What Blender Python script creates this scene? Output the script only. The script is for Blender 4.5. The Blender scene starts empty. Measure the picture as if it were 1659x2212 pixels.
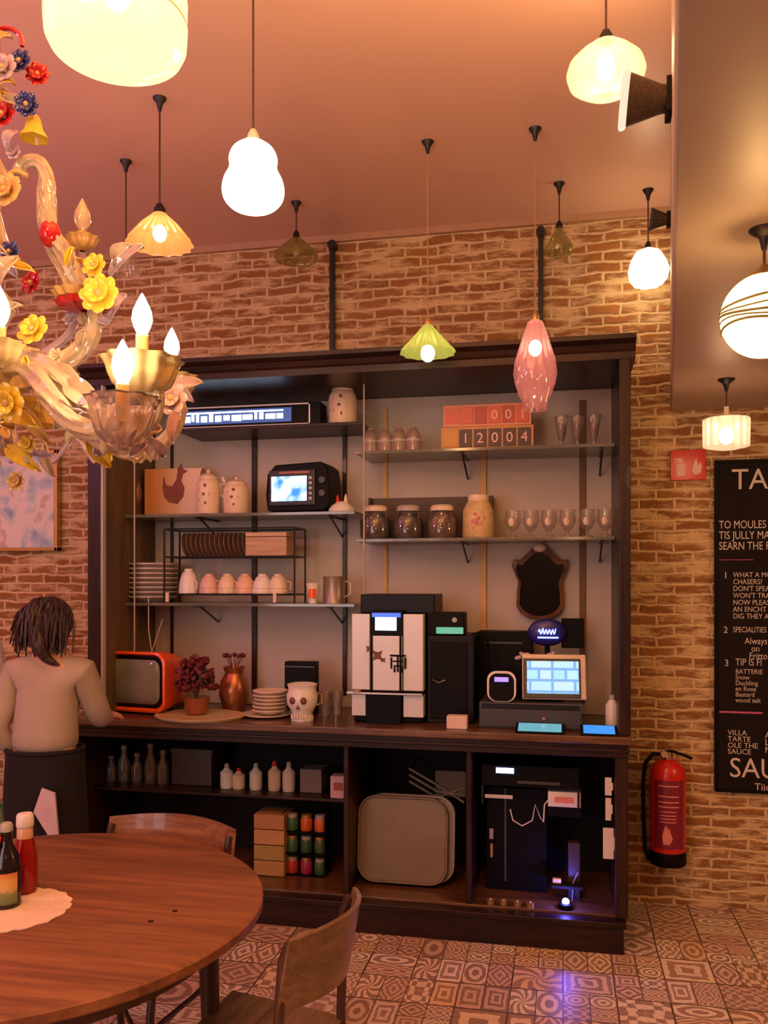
import bpy, math, random
from mathutils import Vector, Matrix
random.seed(7)
PI = math.pi; R = math.radians
sin, cos = math.sin, math.cos
SC = bpy.context.scene
COL = SC.collection

# ---------------------------------------------------------------- camera, world, exposure
F = 1850.0; CX = 829.5; HZ = 1255.0; CAMZ = 1.6
TH = R(11.8); CS = cos(TH); SN = sin(TH)
cam = bpy.data.cameras.new('camera'); camo = bpy.data.objects.new('camera', cam); COL.objects.link(camo)
cam.sensor_fit = 'VERTICAL'; cam.sensor_height = 24.0; cam.sensor_width = 18.0
cam.lens = 24.0 * F / 2212.0
cam.shift_y = (HZ - 1106.0) / 2212.0
cam.clip_start = 0.05
camo.location = (0, 0, CAMZ); camo.rotation_euler = (R(90), 0, TH)
SC.camera = camo
SC.view_settings.view_transform = 'Standard'; SC.view_settings.look = 'None'
SC.view_settings.gamma = 1.0; SC.view_settings.use_curve_mapping = False
SC.view_settings.exposure = 0.2
w = bpy.data.worlds.new('world'); SC.world = w; w.use_nodes = True
w.node_tree.nodes['Background'].inputs[0].default_value = (0.9, 0.6, 0.45, 1)
w.node_tree.nodes['Background'].inputs[1].default_value = 0.02
SC.cycles.max_bounces = 8; SC.cycles.transparent_max_bounces = 16
SC.cycles.caustics_reflective = False; SC.cycles.caustics_refractive = False
SC.cycles.sample_clamp_indirect = 4.0
SC.cycles.use_denoising = True

def area(loc, rot, sx, sy, power, col):  # added fill light
    l = bpy.data.lights.new('fill_area', 'AREA'); l.shape = 'RECTANGLE'; l.size = sx; l.size_y = sy
    l.energy = power; l.color = col
    o = bpy.data.objects.new('fill_area', l); COL.objects.link(o); o.location = loc; o.rotation_euler = rot
# unseen fill added: cool area light behind left, then warm and mauve points
area((-2.6, -2.7, 1.7), (R(90), 0, 0), 2.4, 2.2, 52, (0.96, 0.82, 0.86))
def fill_point(loc, e, col):  # added fill point without a fixture, lifts the room and ceiling
    l = bpy.data.lights.new('fill_point', 'POINT'); l.energy = e; l.color = col; l.shadow_soft_size = .16
    o = bpy.data.objects.new('fill_point', l); COL.objects.link(o); o.location = loc
for loc, e, c in (((0.1, -.6, 2.2), 14, (1, .58, .28)), ((-.9, .4, 2.95), 34, (1, .50, .20)), ((-3.6, 1.6, 2.7), 34, (.9, .34, .62)), ((-2.4, -1.0, 2.9), 22, (1, .50, .30)), ((2.0, 2.6, 2.0), 30, (1, .56, .24))): fill_point(loc, e, c)
# unseen upward fill added to brighten and tint the high ceiling
area((-.55, .9, 2.85), (R(180), 0, 0), 1.6, 1.2, 54, (1.0, 0.49, 0.16))
area((.0, 1.7, 3.0), (R(180), 0, 0), .7, .7, 17, (1.0, 0.50, 0.14))
area((-3.4, 1.9, 2.6), (R(180), 0, 0), 1.0, 1.0, 17, (.80, .30, .85))

# ---------------------------------------------------------------- where things stand
def ray(px):
    a = (px - CX) / F
    return a * CS - SN, a * SN + CS
def tt(px, Y): return Y / ray(px)[1]
def sc(px, Y): return tt(px, Y) / F
def X(px, Y): return ray(px)[0] * tt(px, Y)
def Zz(px, py, Y): return CAMZ + (HZ - py) * sc(px, Y)
def at(px, py, Y): return Vector((X(px, Y), Y, Zz(px, py, Y)))
def cp(px, py, D):
    dx, dy = ray(px); return Vector((dx * D, dy * D, CAMZ + (HZ - py) / F * D))

# ---------------------------------------------------------------- mesh builder
def spl(pts, n=8):
    """Catmull-Rom through the points"""
    P_ = [pts[0]] + list(pts) + [pts[-1]]; o = []
    for i in range(1, len(P_) - 2):
        p0, p1, p2, p3 = P_[i - 1:i + 3]
        for k in range(n):
            t = k / n; o.append(.5 * ((2 * p1) + (p2 - p0) * t + (2 * p0 - 5 * p1 + 4 * p2 - p3) * t * t + (3 * p1 - p0 - 3 * p2 + p3) * t ** 3))
    o.append(P_[-2]); return o
class MB:
    def __init__(s, M=None): s.v = []; s.f = []; s.M = M or Matrix()
    def add(s, vs, fs):
        b = len(s.v); s.v += [s.M @ Vector(p) for p in vs]; s.f += [tuple(b + i for i in q) for q in fs]; return s
    def box(s, c, d, rz=0, M=None):
        x, y, z = d[0] / 2, d[1] / 2, d[2] / 2
        vs = [Vector((i * x, j * y, k * z)) for k in (-1, 1) for j in (-1, 1) for i in (-1, 1)]
        m = Matrix.Translation(c) @ (M or Matrix.Rotation(rz, 4, 'Z'))
        return s.add([m @ p for p in vs], [(0, 2, 3, 1), (4, 5, 7, 6), (0, 1, 5, 4), (2, 6, 7, 3), (0, 4, 6, 2), (1, 3, 7, 5)])
    def bx(s, x0, x1, y0, y1, z0, z1): return s.box(((x0 + x1) / 2, (y0 + y1) / 2, (z0 + z1) / 2), (x1 - x0, y1 - y0, z1 - z0))
    def lathe(s, prof, n=24, c=(0, 0, 0), M=None, rf=None):
        m = Matrix.Translation(c) @ (M or Matrix()); vs = []; fs = []
        for r, z in prof:
            for i in range(n):
                a = 2 * PI * i / n; q = r * (rf(a, z) if rf else 1)
                vs.append(m @ Vector((q * cos(a), q * sin(a), z)))
        for k in range(len(prof) - 1):
            for i in range(n):
                j = (i + 1) % n
                fs.append((k * n + i, k * n + j, (k + 1) * n + j, (k + 1) * n + i))
        if prof[0][0] > 1e-4: fs.append(tuple(range(n - 1, -1, -1))) if prof[0][0] < 0 else None
        return s.add(vs, [q for q in fs if q])
    def cyl(s, p0, p1, r0, r1=None, n=16):
        p0 = Vector(p0); p1 = Vector(p1); r1 = r0 if r1 is None else r1
        d = p1 - p0; q = d.to_track_quat('Z', 'Y').to_matrix().to_4x4(); L = d.length
        return s.lathe([(1e-5, 0), (r0, 0), (r1, L), (1e-5, L)], n, p0, q)
    def ell(s, c, rx, ry=None, rz=None, n=16, M=None, k=10):
        ry = ry or rx; rz = rz or rx
        m = Matrix.Translation(c) @ (M or Matrix()) @ Matrix.Diagonal((rx, ry, rz, 1))
        return s.lathe([(max(1e-4, sin(PI * i / k)), -cos(PI * i / k)) for i in range(k + 1)], n, (0, 0, 0), m)
    def tube(s, pts, r, n=10, rib=0, ribn=6, tw=0, cap=True):
        pts = [Vector(p) for p in pts]; N = len(pts)
        rr = r if isinstance(r, (list, tuple)) else [r] * N
        vs = []; fs = []; up = Vector((0.13, 0.31, 0.94)).normalized()
        prev = None
        for i, p in enumerate(pts):
            d = (pts[min(i + 1, N - 1)] - pts[max(i - 1, 0)]).normalized()
            if prev is None:
                a = d.cross(up)
                if a.length < .05: a = d.cross(Vector((1, 0, 0)))
            else: a = prev - d * prev.dot(d)
            a.normalize(); prev = a; b = d.cross(a)
            for k in range(n):
                t = 2 * PI * k / n; q = rr[i] * (1 + rib * cos(ribn * t + tw * i))
                vs.append(p + a * (q * cos(t)) + b * (q * sin(t)))
        for i in range(N - 1):
            for k in range(n):
                j = (k + 1) % n; fs.append((i * n + k, i * n + j, (i + 1) * n + j, (i + 1) * n + k))
        if cap: fs += [tuple(range(n - 1, -1, -1)), tuple((N - 1) * n + k for k in range(n))]
        return s.add(vs, fs)
    def prism(s, pts, y0, y1):
        n = len(pts); vs = [(x, y0, z) for x, z in pts] + [(x, y1, z) for x, z in pts]
        fs = [tuple(range(n)), tuple(range(2 * n - 1, n - 1, -1))] + [(i, i + n, (i + 1) % n + n, (i + 1) % n) for i in range(n)]
        return s.add(vs, fs)
    def slab(s, pts, z0, z1):
        n = len(pts); vs = [(x, y, z0) for x, y in pts] + [(x, y, z1) for x, y in pts]
        fs = [tuple(range(n - 1, -1, -1)), tuple(range(n, 2 * n))] + [(i, (i + 1) % n, (i + 1) % n + n, i + n) for i in range(n)]
        return s.add(vs, fs)
    def sheet(s, fn, nu, nv, th):
        P = [[Vector(fn(i / nu, j / nv)) for j in range(nv + 1)] for i in range(nu + 1)]
        def nrm(i, j):
            a = P[min(i + 1, nu)][j] - P[max(i - 1, 0)][j]; b = P[i][min(j + 1, nv)] - P[i][max(j - 1, 0)]
            c = a.cross(b); return c.normalized() if c.length > 1e-9 else Vector((0, 0, 1))
        W = nv + 1; vs = []
        for sg in (1, -1):
            for i in range(nu + 1):
                for j in range(W): vs.append(P[i][j] + nrm(i, j) * (sg * th / 2))
        T = (nu + 1) * W; fs = []
        for i in range(nu):
            for j in range(nv):
                q = (i * W + j, (i + 1) * W + j, (i + 1) * W + j + 1, i * W + j + 1)
                fs.append(q); fs.append(tuple(T + k for k in reversed(q)))
        rim = [(i, 0) for i in range(nu)] + [(nu, j) for j in range(nv)] + [(i, nv) for i in range(nu, 0, -1)] + [(0, j) for j in range(nv, 0, -1)]
        for k in range(len(rim)):
            a = rim[k][0] * W + rim[k][1]; b = rim[(k + 1) % len(rim)]; b = b[0] * W + b[1]
            fs.append((a, T + a, T + b, b))
        return s.add(vs, fs)
    def build(s, name, m, parent=None, smooth=True, bevel=0, **kw):
        me = bpy.data.meshes.new(name); me.from_pydata([tuple(p) for p in s.v], [], s.f)
        me.validate(); me.update()
        if m: me.materials.append(m)
        o = bpy.data.objects.new(name, me); COL.objects.link(o)
        if parent: o.parent = parent
        if smooth:
            for p in me.polygons: p.use_smooth = True
            sharp = me.attributes.new('sharp_edge', 'BOOLEAN', 'EDGE')
            import bmesh
            bm = bmesh.new(); bm.from_mesh(me); bmesh.ops.recalc_face_normals(bm, faces=bm.faces)
            bm.edges.ensure_lookup_table()
            fl = [(len(e.link_faces) == 2 and e.calc_face_angle(0) > R(38)) for e in bm.edges]
            bm.to_mesh(me); bm.free()
            at_ = me.attributes.get('sharp_edge') or me.attributes.new('sharp_edge', 'BOOLEAN', 'EDGE')
            for i, q in enumerate(fl): at_.data[i].value = q
        if bevel:
            b = o.modifiers.new('bevel', 'BEVEL'); b.width = bevel; b.segments = 3; b.limit_method = 'ANGLE'; b.angle_limit = R(40)
        for k, q in kw.items(): o[k] = q
        return o

def thing(name, label, cat, loc=(0, 0, 0), rz=0, group=None):
    o = bpy.data.objects.new(name, None); COL.objects.link(o); o.empty_display_size = .05
    o.location = loc; o.rotation_euler = (0, 0, rz); o['label'] = label; o['category'] = cat
    if group: o['group'] = group
    return o
def tag(o, label, cat, group=None, loc=None, rz=0):
    o['label'] = label; o['category'] = cat
    if group: o['group'] = group
    if loc is not None: o.location = loc; o.rotation_euler = (0, 0, rz)
    return o
def dup(root, loc, label, rz=0, s=None):
    def rec(o, par):
        c = o.copy(); COL.objects.link(c); c.parent = par
        for ch in list(o.children): rec(ch, c)
        return c
    r = rec(root, None); r.location = loc; r.rotation_euler = (0, 0, rz); r['label'] = label
    if s: r.scale = (s[0], s[1], s[2]) if isinstance(s, tuple) else (s, s, s)
    return r
def text(name, body, size, m, parent, loc, rot=(PI / 2, 0, 0), align='LEFT', ext=.0008, sx=1, sp=1.0):
    cu = bpy.data.curves.new(name, 'FONT'); cu.body = body; cu.size = size; cu.extrude = ext; cu.align_x = align
    cu.space_line = sp * .84; cu.resolution_u = 3; cu.materials.append(m)
    o = bpy.data.objects.new(name, cu); COL.objects.link(o); o.parent = parent; o.location = loc; o.rotation_euler = rot; o.scale = (sx, 1, 1)
    me = bpy.data.meshes.new_from_object(o); bpy.data.objects.remove(o); bpy.data.curves.remove(cu)
    o = bpy.data.objects.new(name, me); COL.objects.link(o); o.parent = parent; o.location = loc; o.rotation_euler = rot; o.scale = (sx, 1, 1)
    return o

# ---------------------------------------------------------------- materials
class NT:
    def __init__(s, name):
        s.m = bpy.data.materials.new(name); s.m.use_nodes = True; s.t = s.m.node_tree; s.n = s.t.nodes
        s.b = s.n['Principled BSDF']; s.out = s.n['Material Output']
    def new(s, ty, **kw):
        o = s.n.new(ty)
        for k, q in kw.items():
            if k.startswith('i_'):
                key = k[2:]; key = int(key) if key.isdigit() else key
                o.inputs[key].default_value = q
            else: setattr(o, k, q)
        return o
    def ln(s, a, b): s.t.links.new(a, b)
    def math(s, op, a, b=None, c=None):
        o = s.new('ShaderNodeMath', operation=op)
        for i, q in enumerate((a, b, c)):
            if q is None: continue
            if isinstance(q, (int, float)): o.inputs[i].default_value = q
            else: s.ln(q, o.inputs[i])
        return o.outputs[0]
    def mix(s, f, a, b):
        o = s.new('ShaderNodeMix', data_type='RGBA')
        for i, q in ((0, f), (6, a), (7, b)):
            if isinstance(q, (int, float)): o.inputs[i].default_value = q
            elif isinstance(q, tuple): o.inputs[i].default_value = q if len(q) == 4 else (*q, 1)
            else: s.ln(q, o.inputs[i])
        return o.outputs[2]
    def coord(s): return s.new('ShaderNodeTexCoord').outputs['Object']
    def noise(s, vec, scale, detail=4, rough=.5):
        o = s.new('ShaderNodeTexNoise'); o.inputs['Scale'].default_value = scale
        o.inputs['Detail'].default_value = detail; o.inputs['Roughness'].default_value = rough
        if vec is not None: s.ln(vec, o.inputs['Vector'])
        return o
    def bump(s, h, st=.3, d=.01):
        o = s.new('ShaderNodeBump'); o.inputs['Strength'].default_value = st; o.inputs['Distance'].default_value = d
        s.ln(h, o.inputs['Height']); s.ln(o.outputs[0], s.b.inputs['Normal'])
def c4(c): return (*c, 1)
def mat(name, col, rough=.5, metal=0, var=.12, scale=14, bump=0, **kw):
    t = NT(name); co = t.coord(); nz = t.noise(co, scale)
    d = tuple(max(0, q * (1 - var * 1.6)) for q in col); l = tuple(min(1, q * (1 + var)) for q in col)
    t.ln(t.mix(nz.outputs[0], d, l), t.b.inputs['Base Color'])
    t.b.inputs['Roughness'].default_value = rough; t.b.inputs['Metallic'].default_value = metal
    if bump: t.bump(nz.outputs[0], bump)
    for k, q in kw.items(): t.b.inputs[k.replace('_', ' ')].default_value = q
    return t.m
def wood(name, dark, light, rough=.4, axis='X', scale=5.0, coat=0.0):
    t = NT(name); co = t.coord(); mp = t.new('ShaderNodeMapping'); t.ln(co, mp.inputs[0])
    s = {'X': (.25, 3, 3), 'Y': (3, .25, 3), 'Z': (3, 3, .25)}[axis]; mp.inputs['Scale'].default_value = s
    n1 = t.noise(mp.outputs[0], scale, 6, .6); n2 = t.noise(mp.outputs[0], scale * 4, 3)
    f = t.math('MULTIPLY_ADD', n2.outputs[0], .35, t.math('MULTIPLY', n1.outputs[0], .75))
    rp = t.new('ShaderNodeMapRange'); t.ln(f, rp.inputs[0]); rp.inputs[1].default_value = .38; rp.inputs[2].default_value = .7
    t.ln(t.mix(rp.outputs[0], dark, light), t.b.inputs['Base Color'])
    t.b.inputs['Roughness'].default_value = rough; t.b.inputs['Coat Weight'].default_value = coat
    if max(light) < .07: t.b.inputs['Specular IOR Level'].default_value = .3
    t.bump(f, .15); return t.m
def emis(name, col, st, base=(.02, .02, .02)):
    t = NT(name); nz = t.noise(t.coord(), 30)
    t.b.inputs['Base Color'].default_value = c4(base)
    t.ln(t.mix(nz.outputs[0], tuple(q * .85 for q in col), col), t.b.inputs['Emission Color'])
    t.b.inputs['Emission Strength'].default_value = st; t.b.inputs['Roughness'].default_value = .3
    return t.m
def thin_glass(name, col, trans=.6, diffuse=.25, rough=.08, em=0, emc=(1, .8, .5)):
    """thin shade glass: part clear, part scattering, a little gloss; lit lamps add their own glow"""
    t = NT(name); n = t.new
    tr = n('ShaderNodeBsdfTransparent'); tl = n('ShaderNodeBsdfTranslucent'); df = n('ShaderNodeBsdfDiffuse'); gl = n('ShaderNodeBsdfGlossy')
    nz = t.noise(t.coord(), 20); cc = t.mix(nz.outputs[0], tuple(q * .8 for q in col), col)
    tr.inputs[0].default_value = c4(tuple(.4 + .6 * q for q in col)); t.ln(cc, tl.inputs[0]); t.ln(cc, df.inputs[0])
    gl.inputs[0].default_value = (.95, .9, .85, 1); gl.inputs['Roughness'].default_value = rough
    m1 = n('ShaderNodeMixShader', i_0=.5); t.ln(tl.outputs[0], m1.inputs[1]); t.ln(df.outputs[0], m1.inputs[2])
    m2 = n('ShaderNodeMixShader', i_0=1 - trans); t.ln(tr.outputs[0], m2.inputs[1]); t.ln(m1.outputs[0], m2.inputs[2])
    lw = n('ShaderNodeLayerWeight', i_0=.35); fr = t.math('MULTIPLY_ADD', lw.outputs['Facing'], .45, .06)
    m3 = n('ShaderNodeMixShader'); t.ln(fr, m3.inputs[0]); t.ln(m2.outputs[0], m3.inputs[1]); t.ln(gl.outputs[0], m3.inputs[2])
    last = m3
    if em:
        e = n('ShaderNodeEmission', i_1=em); e.inputs[0].default_value = c4(emc)
        a = n('ShaderNodeAddShader'); t.ln(m3.outputs[0], a.inputs[0]); t.ln(e.outputs[0], a.inputs[1]); last = a
    t.ln(last.outputs[0], t.out.inputs['Surface']); return t.m

def brick_mat(name, mort, b1, b2, cover=.5):
    t = NT(name); co = t.coord(); sp = t.new('ShaderNodeSeparateXYZ'); t.ln(co, sp.inputs[0])
    cb = t.new('ShaderNodeCombineXYZ'); t.ln(t.math('ADD', sp.outputs[0], sp.outputs[1]), cb.inputs[0]); t.ln(sp.outputs[2], cb.inputs[1])
    nz = t.noise(cb.outputs[0], 7, 4, .6); nv = t.new('ShaderNodeVectorMath', operation='SCALE'); t.ln(nz.outputs['Color'], nv.inputs[0]); nv.inputs['Scale'].default_value = .045
    ad = t.new('ShaderNodeVectorMath', operation='ADD'); t.ln(cb.outputs[0], ad.inputs[0]); t.ln(nv.outputs[0], ad.inputs[1])
    br = t.new('ShaderNodeTexBrick'); t.ln(ad.outputs[0], br.inputs['Vector'])
    br.inputs['Scale'].default_value = 1.0; br.inputs['Brick Width'].default_value = .17; br.inputs['Row Height'].default_value = .052
    br.inputs['Mortar Size'].default_value = .012; br.inputs['Mortar Smooth'].default_value = .9
    br.inputs['Color1'].default_value = c4(b1); br.inputs['Color2'].default_value = c4(b2); br.inputs['Mortar'].default_value = c4(mort)
    # lime mortar smeared over many bricks
    mp = t.new('ShaderNodeMapping'); mp.inputs['Scale'].default_value = (.55, 1.9, 1); t.ln(cb.outputs[0], mp.inputs[0])
    n2 = t.noise(mp.outputs[0], 8, 5, .65); rr = t.new('ShaderNodeMapRange'); t.ln(n2.outputs[0], rr.inputs[0])
    rr.inputs[1].default_value = cover; rr.inputs[2].default_value = cover + .12
    n3 = t.noise(cb.outputs[0], 40, 4, .6)
    mc = t.mix(n3.outputs[0], tuple(q * .72 for q in mort), tuple(min(1, q * 1.2) for q in mort))
    n4 = t.noise(cb.outputs[0], 2.1, 3)
    mc = t.mix(t.math('MULTIPLY', n4.outputs[0], .5), mc, tuple(q * .6 for q in mort))
    f1 = t.math('MAXIMUM', br.outputs['Fac'], t.math('MULTIPLY', rr.outputs[0], .8))
    bc = t.mix(n3.outputs[0], tuple(q * .5 for q in b1), tuple(min(1, q * 1.35) for q in b2))
    bc2 = t.mix(.5, bc, br.outputs['Color'])
    t.ln(t.mix(f1, bc2, mc), t.b.inputs['Base Color']); t.b.inputs['Roughness'].default_value = .9
    h = t.math('ADD', t.math('MULTIPLY', f1, -.6), t.math('MULTIPLY', n3.outputs[0], .5))
    t.bump(h, .8, .02); return t.m

def floor_mat():
    t = NT('patchwork_cement_tiles'); co = t.coord(); sp = t.new('ShaderNodeSeparateXYZ'); t.ln(co, sp.inputs[0])
    S = .2
    u0 = t.math('DIVIDE', sp.outputs[0], S); v0 = t.math('DIVIDE', sp.outputs[1], S)
    c0 = t.new('ShaderNodeCombineXYZ'); t.ln(t.math('FLOOR', u0), c0.inputs[0]); t.ln(t.math('FLOOR', v0), c0.inputs[1]); c0.inputs[2].default_value = 4.3
    w0 = t.new('ShaderNodeTexWhiteNoise', noise_dimensions='3D'); t.ln(c0.outputs[0], w0.inputs['Vector'])
    kx = t.math('ADD', t.math('GREATER_THAN', w0.outputs[0], .55), 1); s0 = t.new('ShaderNodeSeparateColor'); t.ln(w0.outputs['Color'], s0.inputs[0])
    ky = t.math('ADD', t.math('GREATER_THAN', s0.outputs[1], .5), 1)
    u = t.math('MULTIPLY', u0, kx); v = t.math('MULTIPLY', v0, ky)
    fu = t.math('FLOOR', u); fv = t.math('FLOOR', v)
    lu = t.math('SUBTRACT', t.math('FRACT', u), .5); lv = t.math('SUBTRACT', t.math('FRACT', v), .5)
    cb = t.new('ShaderNodeCombineXYZ'); t.ln(fu, cb.inputs[0]); t.ln(fv, cb.inputs[1])
    wn = t.new('ShaderNodeTexWhiteNoise', noise_dimensions='3D'); t.ln(cb.outputs[0], wn.inputs['Vector'])
    sc_ = t.new('ShaderNodeSeparateColor'); t.ln(wn.outputs['Color'], sc_.inputs[0]); ra, rb, rc = sc_.outputs
    e0 = t.math('GREATER_THAN', t.math('MAXIMUM', t.math('ABSOLUTE', lu), t.math('ABSOLUTE', lv)), .48)
    nd = t.noise(co, 26, 2); sn = t.new('ShaderNodeSeparateColor'); t.ln(nd.outputs['Color'], sn.inputs[0])
    lu = t.math('MULTIPLY_ADD', sn.outputs[0], .16, t.math('SUBTRACT', lu, .08)); lv = t.math('MULTIPLY_ADD', sn.outputs[1], .16, t.math('SUBTRACT', lv, .08))
    au = t.math('ABSOLUTE', lu); av = t.math('ABSOLUTE', lv)
    r = t.math('SQRT', t.math('ADD', t.math('MULTIPLY', lu, lu), t.math('MULTIPLY', lv, lv)))
    fr = t.math('MULTIPLY_ADD', rb, 20, 16)
    pA = t.math('SINE', t.math('MULTIPLY', r, fr))
    pB = t.math('MULTIPLY', t.math('SINE', t.math('MULTIPLY', au, fr)), t.math('SINE', t.math('MULTIPLY', av, fr)))
    pC = t.math('SINE', t.math('MULTIPLY', t.math('ADD', au, av), fr))
    an = t.math('ARCTAN2', lu, lv)
    pD = t.math('SINE', t.math('ADD', t.math('MULTIPLY', an, 8), t.math('MULTIPLY', r, 14)))
    pE = t.math('SINE', t.math('MULTIPLY', t.math('MAXIMUM', au, av), fr))
    def sel(th, a, b):
        m = t.new('ShaderNodeMix', data_type='FLOAT'); t.ln(t.math('GREATER_THAN', ra, th), m.inputs[0]); t.ln(a, m.inputs[2]); t.ln(b, m.inputs[3]); return m.outputs[0]
    p = sel(.22, pA, pB); p = sel(.42, p, pC); p = sel(.62, p, pD); p = sel(.84, p, pE)
    m = t.new('ShaderNodeMapRange'); t.ln(p, m.inputs[0]); m.inputs[1].default_value = -.15; m.inputs[2].default_value = .15
    rmp = t.new('ShaderNodeValToRGB'); t.ln(rc, rmp.inputs[0]); e = rmp.color_ramp; e.interpolation = 'CONSTANT'
    cols = [(0, (.78, .60, .50)), (.2, (.86, .68, .50)), (.4, (.66, .48, .38)), (.6, (.92, .80, .66)), (.75, (.74, .60, .58)), (.88, (.84, .60, .34))]
    e.elements[0].position = 0; e.elements[0].color = c4(cols[0][1]); e.elements[1].position = cols[1][0]; e.elements[1].color = c4(cols[1][1])
    for q, c in cols[2:]: el = e.elements.new(q); el.color = c4(c)
    r2 = t.new('ShaderNodeValToRGB'); t.ln(rb, r2.inputs[0]); e = r2.color_ramp; e.interpolation = 'CONSTANT'
    e.elements[0].color = (.14, .055, .05, 1); e.elements[1].position = .35; e.elements[1].color = (.22, .11, .07, 1)
    el = e.elements.new(.7); el.color = (.15, .10, .12, 1)
    nz = t.noise(co, 35, 4, .7); col = t.mix(t.math('MULTIPLY', m.outputs[0], .74), rmp.outputs[0], r2.outputs[0])
    col = t.mix(t.math('MULTIPLY', nz.outputs[0], .45), col, (.42, .26, .18))
    ed = e0
    col = t.mix(ed, col, (.12, .08, .06)); t.ln(col, t.b.inputs['Base Color'])
    t.b.inputs['Roughness'].default_value = .38; t.b.inputs['Specular IOR Level'].default_value = .45
    t.bump(t.math('SUBTRACT', nz.outputs[0], ed), .15, .004); return t.m

M = {}
M['brick'] = brick_mat('old_brick', (.84, .62, .34), (.42, .19, .055), (.26, .105, .03), .46)
M['floor'] = floor_mat()
M['ceil'] = mat('cream_gloss_paint', (.80, .52, .40), .34, var=.04, scale=1.5, bump=.03)
M['plaster'] = mat('grey_cream_paint', (.42, .34, .28), .42, var=.05, scale=2)
M['wall'] = mat('plain_plaster', (.6, .45, .35), .8, var=.06, scale=3)
M['dwood'] = wood('dark_stained_wood', (.007, .003, .0025), (.034, .011, .006), .4, 'X', 6, .1)
M['dwoodz'] = wood('dark_stained_wood_upright', (.008, .003, .0025), (.040, .013, .007), .4, 'Z', 6, .1)
M['cwood'] = wood('worn_counter_wood', (.045, .02, .010), (.17, .08, .036), .3, 'X', 7, .3)
M['swood'] = wood('side_panel_wood', (.07, .042, .02), (.16, .10, .05), .5, 'Z', 5)
M['table'] = wood('table_wood', (.13, .042, .018), (.30, .122, .048), .55, 'X', 4, .0)
M['tableb'] = wood('table_leg_wood', (.03, .012, .008), (.07, .028, .016), .4, 'Z', 6)
M['ply'] = wood('brown_plywood', (.11, .06, .028), (.24, .14, .07), .35, 'X', 6, .3)
M['chairw'] = wood('chair_wood', (.16, .06, .03), (.36, .17, .09), .3, 'X', 6, .3)
M['back'] = mat('grey_mauve_backboard', (.54, .49, .43), .5, var=.08, scale=3)
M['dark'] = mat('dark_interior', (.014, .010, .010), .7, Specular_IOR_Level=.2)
M['black'] = mat('black_plastic', (.0035, .003, .0035), .5, Specular_IOR_Level=.14)
M['blackm'] = mat('black_metal', (.02, .018, .02), .4, .4)
M['grey'] = mat('grey_plastic', (.06, .06, .065), .4)
M['lgrey'] = mat('light_grey', (.45, .43, .42), .4)
M['white'] = mat('white_enamel', (.82, .78, .74), .3)
M['cream'] = mat('cream_ceramic', (.80, .66, .50), .3)
M['silver'] = mat('brushed_silver', (.66, .62, .58), .4, .35, var=.06, scale=4)
M['chrome'] = mat('polished_steel', (.7, .68, .66), .15, 1, var=.05)
M['brass'] = mat('aged_brass', (.62, .40, .15), .35, .7)
M['litstrip'] = mat('lit_wood_strip', (.66, .44, .18), .5)  # light falling on these shelf uprights is put into their colour
M['brownstrip'] = mat('brown_wood_strip', (.16, .08, .035), .5)
M['red'] = mat('red_enamel', (.62, .02, .015), .25)
M['orange'] = mat('orange_plastic', (.88, .11, .015), .22, var=.05)
M['glass'] = thin_glass('clear_glass', (.85, .8, .75), .72, .2)
M['shelfglass'] = thin_glass('shelf_glass', (.45, .5, .45), .45, .3)
M['amber'] = thin_glass('amber_glass', (.75, .38, .10), .45)
M['crt'] = mat('grey_tube_screen', (.22, .25, .20), .06, var=.25, scale=6)
M['skin'] = mat('skin', (.62, .33, .22), .5, var=.05)
M['hair'] = mat('dark_brown_hair', (.035, .016, .012), .45, var=.4, scale=60, bump=.3)
M['blouse'] = mat('beige_blouse', (.40, .33, .25), .8, var=.12, scale=7, bump=.6)
M['lilac'] = mat('pale_lilac_shirt', (.62, .56, .68), .8, bump=.1)
M['cloth'] = mat('black_cloth', (.006, .004, .006), .9, var=.2, bump=.1)
M['pinkcloth'] = mat('white_pink_cloth', (.62, .47, .52), .8, var=.2, scale=10)
M['chalk'] = mat('chalk_white', (.72, .62, .56), .9)
M['chalkp'] = mat('chalk_pink', (.55, .12, .28), .9)
M['board'] = mat('blackboard', (.014, .009, .010), .75, var=.4, scale=4, Specular_IOR_Level=.15)
M['copper'] = mat('copper', (.45, .17, .08), .3, .7)
M['plant'] = mat('dark_red_petals', (.14, .012, .022), .5, var=.4)
M['green'] = mat('bottle_green', (.03, .12, .05), .3)
M['card'] = mat('cardboard', (.45, .27, .13), .8)
M['doily'] = mat('paper_doily', (.85, .66, .52), .8, var=.12, scale=50, bump=.2)
M['tray'] = mat('brushed_tray', (.26, .21, .15), .42, .35, var=.15, scale=10)
def P3(v): return (v[0], v[1], v[2])

# ---------------------------------------------------------------- the room
def struct(name, mb, m, bevel=0, smooth=False):
    o = mb.build(name, m, None, smooth, bevel); o['kind'] = 'structure'; return o
HC = 3.45; LC = 2.44; WY = 4.45
struct('floor', MB().bx(-5, 2.6, -3, WY + .15, -.12, 0), M['floor'])
struct('wall_back', MB().bx(-5, 2.6, WY, WY + .15, 0, HC), M['brick'])
struct('wall_left', MB().bx(-5.15, -5, -3, WY + .15, -.12, HC + .1), M['brick'])
struct('wall_right', MB().bx(2.6, 2.75, -3, WY + .15, -.12, HC + .1), M['brick'])
struct('wall_front', MB().bx(-5, 2.6, -3.15, -3, -.12, HC + .1), M['wall'])
struct('ceiling', MB().bx(-5, 2.6, -3, WY + .15, HC, HC + .1), M['ceil'])
A = (X(1448, WY), WY); B = cp(1461, 0, 1.0)
k = (-3 - WY) / (B[1] - A[1]); Cc = (A[0] + (B[0] - A[0]) * k, -3)
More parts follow.
